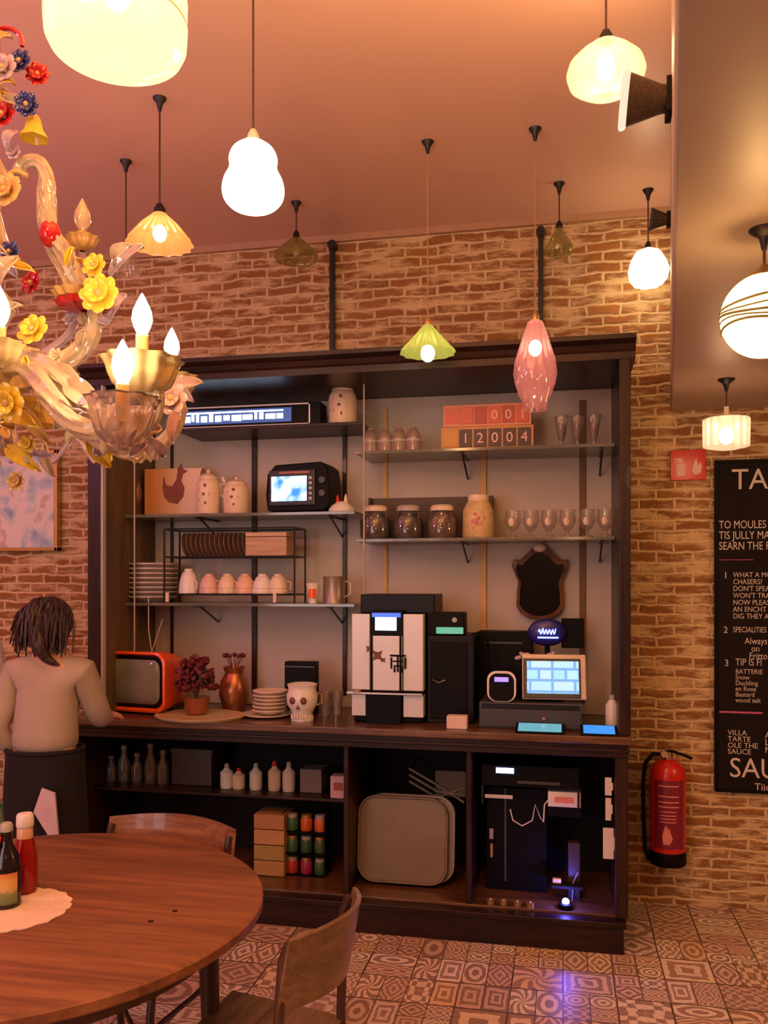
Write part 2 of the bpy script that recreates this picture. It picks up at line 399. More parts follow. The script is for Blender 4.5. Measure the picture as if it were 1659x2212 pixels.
struct('ceiling_lower', MB().slab([A, (2.6, WY), (2.6, -3), Cc][::-1], LC, HC), M['plaster'], .012)
struct('trim_1', MB().bx(-5, A[0], WY - .025, WY, HC - .035, HC), mat('brown_cream_trim', (.46, .28, .17), .5))

# ---------------------------------------------------------------- back bar cabinet
FY = 3.81; CT = .934
cab = thing('back_bar_cabinet', 'tall dark wooden back bar cabinet with open shelves standing against the brick wall', 'cabinet', (-1.05, 4.1, 0))
def cpart(name, mb, m, bevel=.004, **kw):
    o = mb.build(name, m, cab, False, bevel, **kw); o.matrix_parent_inverse = Matrix.Translation((1.05, -4.1, 0)); return o
XL, XR = -2.28, .285
prof = [(FY - .05, 2.65), (FY - .05, 2.63), (FY - .02, 2.615), (FY - .01, 2.595), (FY, 2.585), (FY, 2.555), (4.42, 2.555), (4.42, 2.65)]
cm = MB(); vs = [(XL - .03, y, z) for y, z in prof] + [(XR + .02, y, z) for y, z in prof]; n = len(prof)
cm.add(vs, [tuple(range(n)), tuple(range(2 * n - 1, n - 1, -1))] + [(i, i + n, (i + 1) % n + n, (i + 1) % n) for i in range(n)])
cpart('crown_moulding', cm, M['dwood'], 0)
cpart('stile', MB().bx(XL, -2.21, FY, FY + .04, CT, 2.555), M['dwoodz'])
cpart('stile_highlight', MB().bx(-2.208, -2.198, FY, FY + .03, CT, 2.555), M['lgrey'], 0, label='thin pale strip painting the highlight on the stile edge')  # pale strip stands in for the highlight along the stile edge
cpart('stile', MB().bx(.237, XR, FY, FY + .04, CT, 2.555), M['dwoodz'])
cpart('side_panel', MB().bx(XL, -2.21, FY + .04, 4.42, CT, 2.555), M['swood'])
cpart('side_panel', MB().bx(.237, XR - .003, FY + .04, 4.42, CT, 2.555), M['dwoodz'])
cpart('back_panel', MB().bx(-2.21, .237, 4.38, 4.42, CT, 2.555), M['back'])
cpart('countertop', MB().bx(-2.385, XR, FY - .035, 4.42, .90, CT), M['cwood'], .006)
cpart('counter_rail', MB().bx(-2.37, XR - .01, FY - .012, FY + .02, .84, .90).bx(-2.375, XR - .005, FY - .022, FY + .02, .865, .88), M['dwood'])
cpart('plinth', MB().bx(-2.36, XR - .03, FY - .02, FY + .03, 0, .115).bx(-2.37, XR - .02, FY - .035, FY + .03, .115, .14), M['dwood'], .004)
cpart('bottom_board', MB().bx(-2.34, XR - .05, FY + .03, 4.40, .115, .15), M['cwood'])
cpart('lower_side', MB().bx(-2.37, -2.34, FY, 4.42, .15, .84), M['dwoodz'])
cpart('lower_edge_strip', MB().bx(-2.37, -2.358, FY - .012, FY, .14, .84), M['lgrey'], 0, label='pale grey edge strip')
cpart('lower_side', MB().bx(XR - .065, XR - .01, FY, 4.42, .15, .84), M['dwoodz'])
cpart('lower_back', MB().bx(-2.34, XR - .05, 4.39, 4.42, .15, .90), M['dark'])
xp1 = X(765, 4.0); xp2 = X(1018, 3.95)
cpart('partition', MB().bx(xp1 - .012, xp1 + .012, FY + .03, 4.39, .15, .84), M['dwoodz'])
cpart('partition', MB().bx(xp2 - .012, xp2 + .012, FY + .03, 4.39, .15, .84), M['dwoodz'])
SY0, SY1 = 4.05, 4.37
LS3, LS2, LS1 = Zz(500, 1303, SY0), Zz(500, 1108, SY0), Zz(500, 921, SY0)
RS1, RS2 = Zz(1060, 965, SY0), Zz(1060, 1161, SY0)
for z in (LS3, LS2): cpart('shelf', MB().bx(X(232, SY0), X(766, SY0), SY0, SY1, z - .016, z), M['shelfglass'], .002, label='tinted glass shelf')
cpart('shelf', MB().bx(X(380, SY0), X(782, SY0), SY0, SY1, LS1 - .016, LS1), M['dwood'], .002)
for z in (RS1, RS2): cpart('shelf', MB().bx(X(768, SY0), .232, SY0, SY1, z - .016, z), M['shelfglass'], .002, label='tinted glass shelf')
for px, m, wd in ((550, 'dwoodz', .028), (745, 'dwoodz', .022), (832, 'litstrip', .026), (1044, 'litstrip', .032), (1258, 'brownstrip', .030), (372, 'dwoodz', .014)):
    x = X(px, 4.375); cpart('shelf_upright', MB().bx(x - wd / 2, x + wd / 2, 4.365, 4.38, 1.0, 2.50), M[m], .002)
for px in (290, 786):
    x = X(px, SY0 - .01); cpart('support_rod', MB().cyl((x, SY0 - .008, CT), (x, SY0 - .008, 2.555), .0045, n=8), M['lgrey'], 0)
for px in (436, 716, 1000, 1300):
    for z in ((LS3, LS2) if px < 760 else (RS1, RS2)):
        x = X(px, SY0 + .1); cpart('bracket', MB().cyl((x, SY0 + .02, z - .017), (x, 4.37, z - .017), .006, n=6).cyl((x, SY0 + .08, z - .02), (x, 4.37, z - .11), .005, n=6), M['blackm'], 0)

# steel straps on the brick above the cabinet
for px, y0, lab in ((718, 520, 'black steel bar on the brick above the cabinet middle, left of the pink lamp'), (1168, 490, 'black steel bar on the brick directly behind the pink lamp cord')):
    x = X(px, 4.42); z1 = Zz(px, y0, 4.42)
    t = thing('wall_bar', lab, 'bar', (x, 4.42, 2.65), group='steel bars on the brick wall')
    MB().box((0, 0, (z1 - 2.65) / 2), (.025, .03, z1 - 2.65)).build('bar', M['blackm'], t, False, .003)
    MB().cyl((0, -.03, z1 - 2.65 - .03), (0, .03, z1 - 2.65 - .03), .022, n=14).build('bolt_plate', M['blackm'], t)

# ---------------------------------------------------------------- pendants
BULB = emis('lit_bulb', (1, .80, .52), 16)
BULBW = emis('lit_bulb_soft', (1, .86, .62), 9)
OPAL = thin_glass('opal_glass_lit', (.9, .82, .6), .22, em=.62, emc=(1, .86, .50))
OPALW = thin_glass('opal_white_lit', (1, .97, .9), .30, em=2.2, emc=(1, .93, .74))
STRIPE = thin_glass('striped_opal_lit', (.9, .7, .4), .22, em=.55, emc=(1, .72, .30))
BAND = mat('olive_stripe', (.30, .28, .12), .4)
CLEARL = thin_glass('clear_shade_lit', (.95, .85, .7), .62, em=.10, emc=(1, .82, .5))
PINKG = thin_glass('pink_shade_glass', (.72, .30, .30), .58, em=.05, emc=(1, .45, .38))
GREENG = thin_glass('lime_shade_glass', (.62, .72, .12), .40, em=.16, emc=(.8, .9, .2))
DGREEN = thin_glass('olive_shade_glass', (.42, .42, .10), .55)
ORANG = thin_glass('peach_shade_glass', (.95, .44, .16), .45, em=.14, emc=(1, .45, .12))
MILK = thin_glass('milk_shade_lit', (1, .95, .85), .30, em=.8, emc=(1, .88, .62))
CORD = mat('brown_cord', (.07, .03, .02), .6)
PS = 1.9
def point(name, parent, loc, e, col=(1, .64, .31), r=.03):
    l = bpy.data.lights.new(name, 'POINT'); l.energy = e * PS; l.color = col; l.shadow_soft_size = r
    o = bpy.data.objects.new(name, l); COL.objects.link(o); o.parent = parent; o.location = loc
def pendant(px, D, ztop, label, H=HC, cord_m=None, cap=.022, group='pendant lamps'):
    """empty at the top of the shade; cord up to the ceiling plate"""
    dx, dy = ray(px); t = thing('pendant_lamp', label, 'lamp', (dx * D, dy * D, ztop), group=group)
    h = H - ztop
    MB().tube([(0, 0, .0), (0, 0, h / 2), (0, 0, h - .01)], .0035, 6).build('cord', cord_m or CORD, t)
    MB().lathe([(1e-4, h - .055), (.006, h - .05), (.013, h - .02), (cap * 1.15, h - .004), (cap * 1.2, h)], 16).build('ceiling_rose', M['blackm'], t)
    return t
def holder(t, r=.018, z=0, h=.05, m='blackm'): MB().lathe([(1e-4, z + h), (r * .5, z + h), (r, z + h * .5), (r * 1.05, z), (1e-4, z)], 14).build('lamp_holder', M[m], t)
def bulb(t, z, r=.03, m=None, long=1.25): MB().ell((0, 0, z), r, r, r * long, 14).build('bulb', m or BULB, t)
def shade(t, prof, m, rf=None, n=112): return MB().lathe(prof, n, rf=rf).build('lamp_shade', m, t)

# big cream drum near the camera
D = 2.2; t = pendant(252, D, 3.27, 'large cream opal drum pendant lamp at the top left, wider than every other lamp', group=None)
Rr = .178
pz = [(.03, 0), (.10, -.012), (Rr * .93, -.03), (Rr, -.06), (Rr, -.25), (Rr * .985, -.285), (Rr * .93, -.305), (Rr * .80, -.317), (Rr * .5, -.325), (1e-4, -.328)]
shade(t, pz, OPAL, n=48); holder(t, .03, 0, .06)
for k, z in enumerate((-.10, -.17, -.235)):
    MB().lathe([(Rr + .0008, z - .003), (Rr + .002, z), (Rr + .0008, z + .003)], 48).build('ring', mat('pale_ring', (.75, .62, .35), .5) if k == 0 else bpy.data.materials['pale_ring'], t)
bulb(t, -.16, .035, BULBW); point('glow', t, (0, 0, -.16), 6)
# double bulb opal
D = 2.6; zt = CAMZ + (HZ - 300) / F * D
t = pendant(547, D, zt, 'glowing white double-bellied glass pendant hanging on a long cord', group=None)
s = D / F
pr = [(.012, 0), (.018, -.006)] + [((q.x) * s, q.y * s) for q in spl([Vector((26, -10)), Vector((44, -24)), Vector((52, -42)), Vector((51, -58)), Vector((53, -70)), Vector((63, -90)), Vector((67, -112)), Vector((62, -132)), Vector((45, -148)), Vector((20, -155))], 4)] + [(1e-4, -156 * s)]
shade(t, pr, OPALW); MB().lathe([(.008, .028), (.016, .014), (.02, 0), (.026, -.012)], 16).build('lamp_holder', M['cream'], t)
bulb(t, -.13, .03, BULBW); point('glow', t, (0, 0, -.14), 10)
# clear mushroom lamp
D = 2.5; s = D / F; zt = CAMZ + (HZ - 90) / F * D
t = pendant(1309, D, zt, 'clear ribbed mushroom-shaped glass pendant with a lit bulb, beside the ceiling step', group=None)
pr = [(.018, 0), (30 * s, -6 * s), (56 * s, -26 * s), (78 * s, -48 * s), (84 * s, -68 * s), (78 * s, -88 * s), (55 * s, -104 * s), (26 * s, -112 * s), (1e-4, -114 * s)]
shade(t, pr, CLEARL, rf=lambda a, z: 1 + .004 * cos(36 * a)); holder(t, .02, -.002, .035); bulb(t, -.075, .026, BULB, 1.5); point('glow', t, (0, 0, -.07), 20)
# peach cone
D = 1.85 * F / (HZ - 212); s = D / F; zt = CAMZ + (HZ - 462) / F * D
t = pendant(345, D, zt, 'pleated peach glass cone pendant lit from within, beside the chandelier', group='cone pendants')
pr = [(14 * s, 0), (18 * s, -5 * s), (40 * s, -26 * s), (68 * s, -62 * s), (69 * s, -66 * s)]
shade(t, pr, ORANG, rf=lambda a, z: 1 + .05 * cos(14 * a)); holder(t, .022, -.002, .04); bulb(t, -.075, .026, BULB); point('glow', t, (0, 0, -.08), 7)
# lime cone
D = 1.85 * F / (HZ - 306); s = D / F; zt = CAMZ + (HZ - 703) / F * D
t = pendant(924, D, zt, 'lime green glass cone pendant hanging before the cabinet top', cord_m=mat('pale_cord', (.4, .24, .12), .6), group='cone pendants')
pr = [(10 * s, 0), (16 * s, -8 * s), (36 * s, -32 * s), (57 * s, -55 * s), (59 * s, -60 * s)]
shade(t, pr, GREENG, rf=lambda a, z: 1 + .04 * cos(12 * a)); holder(t, .018, 0, .03, 'brass'); bulb(t, -.118, .030, BULB, 1.2); point('glow', t, (0, 0, -.12), 7)
# pink drop
D = 1.85 * F / (HZ - 278); s = D / F; zt = CAMZ + (HZ - 690) / F * D
t = pendant(1156, D, zt, 'long pink cut-glass pendant hanging before the right shelves', cord_m=bpy.data.materials['pale_cord'], group=None)
pr = [(.012, 0), (16 * s, -6 * s), (28 * s, -42 * s), (42 * s, -88 * s), (45 * s, -118 * s), (43 * s, -138 * s), (35 * s, -160 * s), (27 * s, -176 * s), (26 * s, -196 * s)]
shade(t, pr, PINKG, rf=lambda a, z: 1 + (.04 * cos(16 * a) if z > -110 * s else .05 * cos(10 * a + 60 * z) )); holder(t, .016, -.003, .03, 'brass'); bulb(t, -62 * s, .027, BULB, 1.25); point('glow', t, (0, 0, -62 * s), 6, (1, .6, .42))
# small unlit olive shades close to the far ceiling
for px, yc, yt, yb, rr, lab in ((640, 437, 512, 562, 48, 'unlit olive green glass shade high before the brick, left of the first black bar'),
                                (1208, 396, 492, 548, 30, 'small unlit olive glass shade high before the brick, right of the pink lamp')):
    D = 1.85 * F / (HZ - yc); s = D / F; zt = CAMZ + (HZ - yt) / F * D
    t = pendant(px, D, zt, lab, group='unlit olive shades'); h = (yb - yt) * s
    shade(t, [(.014, 0), (rr * s * .5, -h * .3), (rr * s * .95, -h * .7), (rr * s, -h * .86), (rr * s * .9, -h)], DGREEN); holder(t, .016, 0, .03); bulb(t, -h * .6, .02, M['cream'])
# glass bell partly behind the chandelier
D = 1.85 * F / (HZ - 348); s = D / F; zt = CAMZ + (HZ - 535) / F * D
t = pendant(272, D, zt, 'small dim glass pendant largely hidden behind the chandelier', group=None)
shade(t, [(.014, 0), (20 * s, -16 * s), (28 * s, -40 * s), (30 * s, -58 * s)], M['glass']); holder(t, .016, 0, .03); bulb(t, -.05, .02, M['cream'])
# milky lobed lamp by the step
D = 4.05; s = D / F; zt = CAMZ + (HZ - 536) / F * D
t = pendant(1400, D, zt, 'bright milky lobed glass pendant close to the far brick corner', group=None)
pr = [(.014, 0), (26 * s, -10 * s), (36 * s, -28 * s), (42 * s, -46 * s), (38 * s, -66 * s), (28 * s, -80 * s), (1e-4, -86 * s)]
shade(t, pr, MILK, rf=lambda a, z: 1 + .07 * cos(7 * a)); holder(t, .014, 0, .03); bulb(t, -.09, .026, BULBW); point('glow', t, (0, 0, -.1), 11, (1, .68, .34))
# striped globe under the low ceiling
D = (LC - CAMZ) * F / (HZ - 495); s = D / F; zt = CAMZ + (HZ - 592) / F * D
t = pendant(1651, D, zt, 'round glowing cream globe pendant with dark swirling stripes under the low ceiling', H=LC, cap=.03, group=None)
rg = 90 * s
MB().ell((0, 0, -rg), rg, rg, rg, 40, k=24).build('lamp_shade', STRIPE, t)
for k in range(5):
    z = -rg + (-.30 + .13 * k) * rg; r0 = math.sqrt(rg * rg - (z + rg) ** 2)
    MB().tube([((r0 + .0005) * cos(a * PI / 16), (r0 + .0005) * sin(a * PI / 16), z + .006 * sin(a * PI / 8 + k)) for a in range(33)], .0022 if k % 2 else .0032, 5).build('stripe', BAND, t)
MB().lathe([(.008, .022), (.016, .012), (.038, -.002), (.045, -.012)], 20).build('lamp_holder', M['brass'], t); point('glow', t, (0, 0, -rg), 6)
# pressed glass drum lamp under low ceiling
D = (LC - CAMZ) * F / (HZ - 819); s = D / F; zt = CAMZ + (HZ - 905) / F * D
t = pendant(1569, D, zt, 'short pressed glass drum pendant above the blackboard', H=LC, cap=.03, group=None)
shade(t, [(.015, .001), (46 * s, 0), (48 * s, -4 * s), (47 * s, -60 * s), (20 * s, -66 * s), (1e-4, -66 * s)], thin_glass('pink_pressed_glass', (.95, .62, .52), .5, em=.22, emc=(1, .6, .4)), rf=lambda a, z: 1 + .03 * cos(16 * a))
MB().lathe([(1e-4, 28 * s), (.010, 26 * s), (.011, 4 * s), (.016, 0)], 14).build('lamp_holder', M['cream'], t); bulb(t, -36 * s, .03, BULB); point('glow', t, (0, 0, -30 * s), 7)

# spotlights on the face of the ceiling step
def face_pt(D):                                                    # point on the step face at depth D
    a = Vector((A[0], A[1])); b = Vector((Cc[0], Cc[1])); f = Vector((-SN, CS))
    u = (D - a.dot(f)) / ((b - a).dot(f)); return a + (b - a) * u
MESHM = mat('perforated_bronze', (.10, .08, .05), .4, .6, var=.5, scale=120)
def spot(D, py, k, lab):
    p = face_pt(D); z = CAMZ + (HZ - py) / F * D
    t = thing('spotlight', lab, 'spotlight', (p[0], p[1], z), R(-2), group='spotlights on the ceiling step')
    MB().box((-.008, 0, .0), (.016, .07 * k, .09 * k)).build('mount', M['black'], t, False, .003)
    Mr = Matrix.Rotation(R(-84), 4, 'Y')
    MB().lathe([(1e-4, .01 * k), (.032 * k, .012 * k), (.036 * k, .03 * k), (.066 * k, .115 * k)], 28, (0, 0, 0), Mr).build('housing', MESHM, t)
    MB().lathe([(.060 * k, .106 * k), (.069 * k, .112 * k), (.072 * k, .124 * k), (.066 * k, .128 * k), (.058 * k, .12 * k), (1e-4, .122 * k)], 28, (0, 0, 0), Mr).build('lens', emis('spot_lens', (1, .85, .6), .9) if k == 1 else M['grey'], t)
    return t
spot(2.2, 214, 1.0, 'bronze conical spotlight with a bright lens on the ceiling step near the mushroom lamp')
spot(3.4, 474, .62, 'smaller dark spotlight on the ceiling step above the milky lamp')

# ---------------------------------------------------------------- wall things
x = X(1545, 4.43); zt, zb = Zz(1545, 996, 4.43), Zz(1545, 1708, 4.43); S_ = sc(1545, 4.43)
bb = thing('blackboard', 'tall chalkboard menu hung on the brick wall right of the fire extinguisher', 'blackboard', (x, 4.43, zb))
H_ = zt - zb
MB().bx(.0, .95, -.004, .016, 0, H_).build('panel', M['board'], bb, False)
MB().bx(-.003, .012, -.012, .018, 0, H_).bx(0, .95, -.012, .018, H_ - .012, H_ + .003).bx(0, .95, -.012, .018, -.003, .012).build('frame', M['black'], bb, False, .002)
def chalk(body, px, py, hpx, m='chalk', spc=1.0, sx=1):
    """py: baseline of the first line, hpx: capital height"""
    text('lettering', body, hpx * S_ / .70, M[m], bb, ((px - 1545) * S_ * .985, -.006, (1708 - py) * S_), ext=.0004, sx=sx, sp=spc)
chalk('TAN', 1578, 1058, 44, sx=.92)
chalk('TO MOULES\nTIS JULLY MA\nSEARN THE F', 1552, 1142, 17, spc=1.12, sx=.72)
chalk('WHAT A MO\nCHASERS?\nDON\'T SPEA\nWON\'T TRAI\nNOW PLEAS\nAN ENCHT\nDIG THEY A', 1581, 1247, 11, spc=1.12, sx=.85)
chalk('SPECIALITIES', 1581, 1365, 12, sx=.7)
chalk('Always\n   on\n  Fritto', 1605, 1390, 14, spc=.95, sx=.8)
chalk('TIP IS FI', 1586, 1436, 15, sx=.75)
chalk('BATTERIE\nSnow\nDuckling\nen Rose\nBastard\nwood salt', 1586, 1454, 10, spc=1.02, sx=.9)
chalk('1', 1561, 1249, 14); chalk('2', 1561, 1367, 14); chalk('3', 1563, 1438, 14)
chalk('VILLA\nTARTE\nOLE THE\nSAUCE', 1570, 1586, 11, spc=1.02, sx=1.0)
chalk('A\nL\nM', 1646, 1590, 13, spc=1.0)
chalk('SAU', 1573, 1676, 42, sx=.92); chalk('Tijd', 1625, 1702, 15)
chalk('~~~~~~~', 1552, 1214, 12, 'chalkp')
MB().bx((1553 - 1545) * S_, (1640 - 1545) * S_, -.006, -.003, (1708 - 1539) * S_, (1708 - 1535) * S_).build('chalk_line', M['chalkp'], bb, False)

S_ = sc(1486, 4.43); g = thing('fire_sign', 'small red fire extinguisher sign on the brick beside the blackboard', 'sign', at(1486, 1037, 4.432))
MB().bx(-36 * S_, 36 * S_, -.004, .016, 0, 65 * S_).build('plate', M['red'], g, False, .002)
pk = mat('sign_pictogram_white', (.85, .55, .5), .6)
e = MB().bx(-24 * S_, -6 * S_, -.006, -.003, 8 * S_, 34 * S_).bx(-21 * S_, -9 * S_, -.006, -.003, 36 * S_, 42 * S_).bx(-28 * S_, -12 * S_, -.006, -.003, 42 * S_, 47 * S_).bx(-27 * S_, -24 * S_, -.006, -.003, 34 * S_, 44 * S_)
e.prism([(14 * S_, 10 * S_), (26 * S_, 14 * S_), (29 * S_, 28 * S_), (24 * S_, 40 * S_), (21 * S_, 30 * S_), (17 * S_, 48 * S_), (11 * S_, 34 * S_), (8 * S_, 20 * S_)], -.006, -.003)
e.build('pictogram', pk, g, False)

# fire extinguisher
Y = 4.33; S_ = sc(1440, Y); g = thing('fire_extinguisher', 'red fire extinguisher with black hose hanging on the brick right of the cabinet', 'fire extinguisher', (X(1442, Y), Y, Zz(1442, 1864, Y)))
r = 38 * S_
MB().lathe([(1e-4, 25 * S_), (r * .97, 25 * S_), (r, 30 * S_), (r, 190 * S_), (r * .93, 207 * S_), (r * .62, 220 * S_), (.022, 226 * S_), (.02, 232 * S_)], 32).build('cylinder_body', M['red'], g)
MB().lathe([(1e-4, 0), (r * .98, 0), (r * 1.02, 4 * S_), (r * 1.02, 27 * S_), (r, 30 * S_)], 32).build('base_ring', M['black'], g)
MB().lathe([(.024, 226 * S_), (.022, 240 * S_), (1e-4, 242 * S_)], 16).build('valve', M['chrome'], g)
MB().tube([(-.03, 0, 238 * S_), (.02, 0, 242 * S_), (.07, -.02, 236 * S_), (.11, -.03, 230 * S_)], .007, 8).build('handle', M['black'], g)
MB().tube([(-.02, -.01, 236 * S_), (-.07, -.02, 236 * S_), (-.105, -.02, 215 * S_), (-.115, -.02, 170 * S_), (-.112, -.02, 90 * S_), (-.105, -.01, 30 * S_), (-.09, 0, 6 * S_)], .010, 10).build('hose', M['black'], g)
MB().cyl((-.03, -.02, 236 * S_), (-.02, -.045, 238 * S_), .016, n=14).build('gauge', M['chrome'], g)
lm = mat('dark_red_label', (.22, .012, .04), .4)
def arc(z0, z1, m, nm, a0=-140, a1=-40, rr=1.004):
    MB().sheet(lambda u, v: (r * rr * cos(R(a0 + (a1 - a0) * u)), r * rr * sin(R(a0 + (a1 - a0) * u)), (z0 + (z1 - z0) * v) * S_), 16, 1, .0008).build(nm, m, g)
arc(40, 185, lm, 'label_sheet')
pl = mat('pale_red_print', (.75, .25, .22), .5)
for z in (172, 150, 138, 128): arc(z, z + 3, pl, 'print_line', -125, -60, 1.009)
[arc(z, z + 2.2, pl, 'print_line', -120, -70, 1.009) for z in (118, 110, 103, 96)]
MB().prism([(-.03, 50 * S_), (.0, 50 * S_), (.014, 62 * S_), (0, 82 * S_), (-.02, 90 * S_), (-.034, 70 * S_)], -r * 1.012 - .001, -r * 1.0).build('pictogram', pl, g, False)
MB().bx(-.02, .02, r * .9, WY - Y + .002, 100 * S_, 200 * S_).build('wall_bracket', M['blackm'], g, False)

# framed picture
Y = 4.43; S_ = sc(60, Y); g = thing('framed_picture', 'pale framed picture on the brick left of the cabinet behind the chandelier', 'picture', at(129, 1190, Y))
Wf, Hf = .56, 215 * S_
f = MB()
for a in ((-Wf, 0, 0, .02), (-Wf, 0, Hf - .02, Hf), (-Wf, -Wf + .02, 0, Hf), (-.02, 0, 0, Hf)): f.bx(a[0], a[1], -.03, .018, a[2], a[3])
f.build('frame', M['brass'], g, False, .003)
t = NT('watercolour_picture'); co = t.coord(); nz = t.noise(co, 7, 3); rp = t.new('ShaderNodeValToRGB'); t.ln(nz.outputs[0], rp.inputs[0]); e = rp.color_ramp
e.elements[0].position = .32; e.elements[0].color = (.25, .33, .55, 1); e.elements[1].position = .72; e.elements[1].color = (.8, .62, .60, 1)
for q, c in ((.42, (.45, .60, .66, 1)), (.5, (.74, .70, .68, 1)), (.56, (.75, .72, .70, 1)), (.63, (.55, .45, .35, 1))): el = e.elements.new(q); el.color = c
t.ln(rp.outputs[0], t.b.inputs['Base Color'])
MB().bx(-Wf + .02, -.02, -.004, .018, .02, Hf - .02).build('painting', t.m, g, False)

# ---------------------------------------------------------------- helpers for small things
def P(px, Y, z): return (X(px, Y), Y, z)
def jarlike(name, label, cat, px, Y, z, wp, hp, m, prof, lid=None, lidm=None, group=None, n=24):
    s = sc(px, Y); g = thing(name, label, cat, P(px, Y, z), group=group)
    MB().lathe([(r * wp * s / 2, h * hp * s) for r, h in prof], n).build('body', m, g)
    if lid: MB().lathe([(r * wp * s / 2, h * hp * s) for r, h in lid], n).build('lid', lidm or m, g)
    return g, s

# --- top left shelf: LED sign and canister
Y = 4.10; s = sc(530, Y); x0, x1 = X(372, Y), X(692, Y)
g = thing('message_display', 'long low black display box with glowing blue-white letters on the top left shelf', 'display', ((x0 + x1) / 2, Y, LS1))
hw = (x1 - x0) / 2; h = 50 * s
MB().bx(-hw, hw, 0, .12, .0, h).build('case', M['black'], g, False, .004)
fr = MB(); xe = hw - 22 * s
for a in ((-hw, xe, 2 * s, 5 * s), (-hw, xe, h - 5 * s, h - 2 * s), (xe - 3 * s, xe, 2 * s, h - 2 * s)): fr.bx(a[0], a[1], -.006, .002, a[2], a[3])
fr.build('silver_trim', M['silver'], g, False)
MB().bx(-hw + .01, xe - 42 * s, -.003, .001, 10 * s, h - 10 * s).build('screen', emis('blue_screen_glow', (.03, .09, .30), 1.0), g, False)
BL = emis('led_letters', (.62, .80, 1.0), 5)
lb = MB(); rnd = random.Random(4); xx = -hw + .018
while xx < xe - 58 * s:
    wd_ = rnd.choice((6, 9, 14, 22)) * s; lb.bx(xx, min(xx + wd_, xe - 52 * s), -.006, -.003, (15 + rnd.choice((0, 2))) * s, (28 + rnd.choice((0, 3, 5))) * s); xx += wd_ + rnd.choice((3, 5)) * s
lb.build('light_pattern', BL, g, False, kind='stuff')
MB().bx(-hw + .02, xe - 60 * s, -.006, -.003, h - 17 * s, h - 14 * s).build('light_bar', BL, g, False)

jp = [(1e-4, 0), (.9, 0), (.97, .04), (1, .5), (.95, .66), (.82, .74), (.7, .78)]
def decor(g, s, w, h, m, txt, z, size):
    pass
INK = mat('brown_print', (.16, .07, .04), .6)
CREAM2 = mat('cream_tin', (.78, .62, .46), .35)
def canister(px, Y, z, wp, hp, label, m, face='flower'):
    g, s = jarlike('canister', label, 'canister', px, Y, z, wp, hp, m, jp, [(.74, .77), (.76, .82), (.5, .88), (.12, .90), (.12, .94), (.16, .97), (1e-4, 1)], M['cream'], group='cream canisters')
    r = wp * s / 2; h = hp * s
    o = MB()
    for k in range(5):
        a = k * 2 * PI / 5; o.box((.35 * r * cos(a), -r * .98 + .12 * r * abs(cos(a)), h * .42 + .2 * h * sin(a)), (.22 * r, .004, .07 * h))
    o.box((0, -r * .99, h * .42), (.2 * r, .006, .06 * h)); o.build('printed_motif', INK, g)
    return g
canister(740, 4.15, LS1, 62, 96, 'cream canister with knobbed lid alone on the top left shelf', CREAM2)

# --- right top shelf
z = RS1
BOWLG = thin_glass('pink_white_glass', (.85, .68, .6), .4)
g0 = None
for i, (px, d) in enumerate(((800, 'leftmost'), (832, 'second from the left'), (862, 'third from the left'), (893, 'nearest the number boards'))):
    s = sc(px, 4.14); lab = f'small upturned glass bowl on the upper right shelf, {d}'
    if g0 is None:
        g0 = thing('glass_bowl', lab, 'bowl', P(px, 4.14, z), group='upturned bowls on the upper right shelf')
        MB().lathe([(17 * s, 0), (17 * s, 24 * s), (15 * s, 38 * s), (9 * s, 48 * s), (6 * s, 50 * s), (7 * s, 54 * s), (1e-4, 54 * s)], 20).build('bowl', BOWLG, g0)
        MB().lathe([(17.6 * s, 22 * s), (17.8 * s, 24 * s), (17.4 * s, 27 * s)], 20).build('rim_band', M['lgrey'], g0)
    else: dup(g0, P(px, 4.14, z), lab)
# number boards
def numboard(pxa, pxb, y0, y1, zb, digits, fm, tm, nm, label, Y, tiles, first):
    s = sc((pxa + pxb) / 2, Y); g = thing('number_board', label, 'number board', P((pxa + pxb) / 2, Y, zb), group='stacked number boards')
    W_ = X(pxb, Y) - X(pxa, Y); H = (y1 - y0) * s
    MB().bx(-W_ / 2, W_ / 2, 0, .05, 0, H).build('frame', fm, g, False, .003)
    MB().bx(-W_ / 2 + .012, -W_ / 2 + W_ * .19, -.004, .001, H * .16, H * .84).build('end_panel', first, g, False)
    for k in range(5):
        a = -W_ / 2 + W_ * (.205 + .157 * k); b = a + W_ * .135
        MB().bx(a, b, -.005, .001, H * .12, H * .88).build('tile', tiles[k], g, False, .001)
        if digits[k] != ' ': text('number', digits[k], H * .62, tm, g, ((a + b) / 2, -.0062, H * .28), align='CENTER')
MAR = mat('maroon_tile', (.05, .012, .022), .4); RT = mat('red_tile', (.62, .09, .05), .4); RT2 = mat('dull_red_tile', (.42, .05, .03), .4); PKT = mat('pale_pink', (.9, .55, .48), .5)
WOODL = mat('orange_wood_box', (.60, .30, .10), .5); PNK = mat('salmon_wood_box', (.68, .30, .18), .5)
s = sc(1050, 4.12)
numboard(951, 1152, 912, 962, z, '12004', WOODL, PKT, '', 'orange wooden number board with maroon tiles reading 12004, the lower of two', 4.12, [MAR] * 5, mat('ochre_panel', (.62, .32, .08), .5))
numboard(956, 1147, 864, 912, z + 50 * s, '  001', PNK, PKT, '', 'salmon number board with red tiles, stacked on the maroon-tiled board', 4.12, [RT, RT2, RT, RT2, RT], RT)
g0 = None
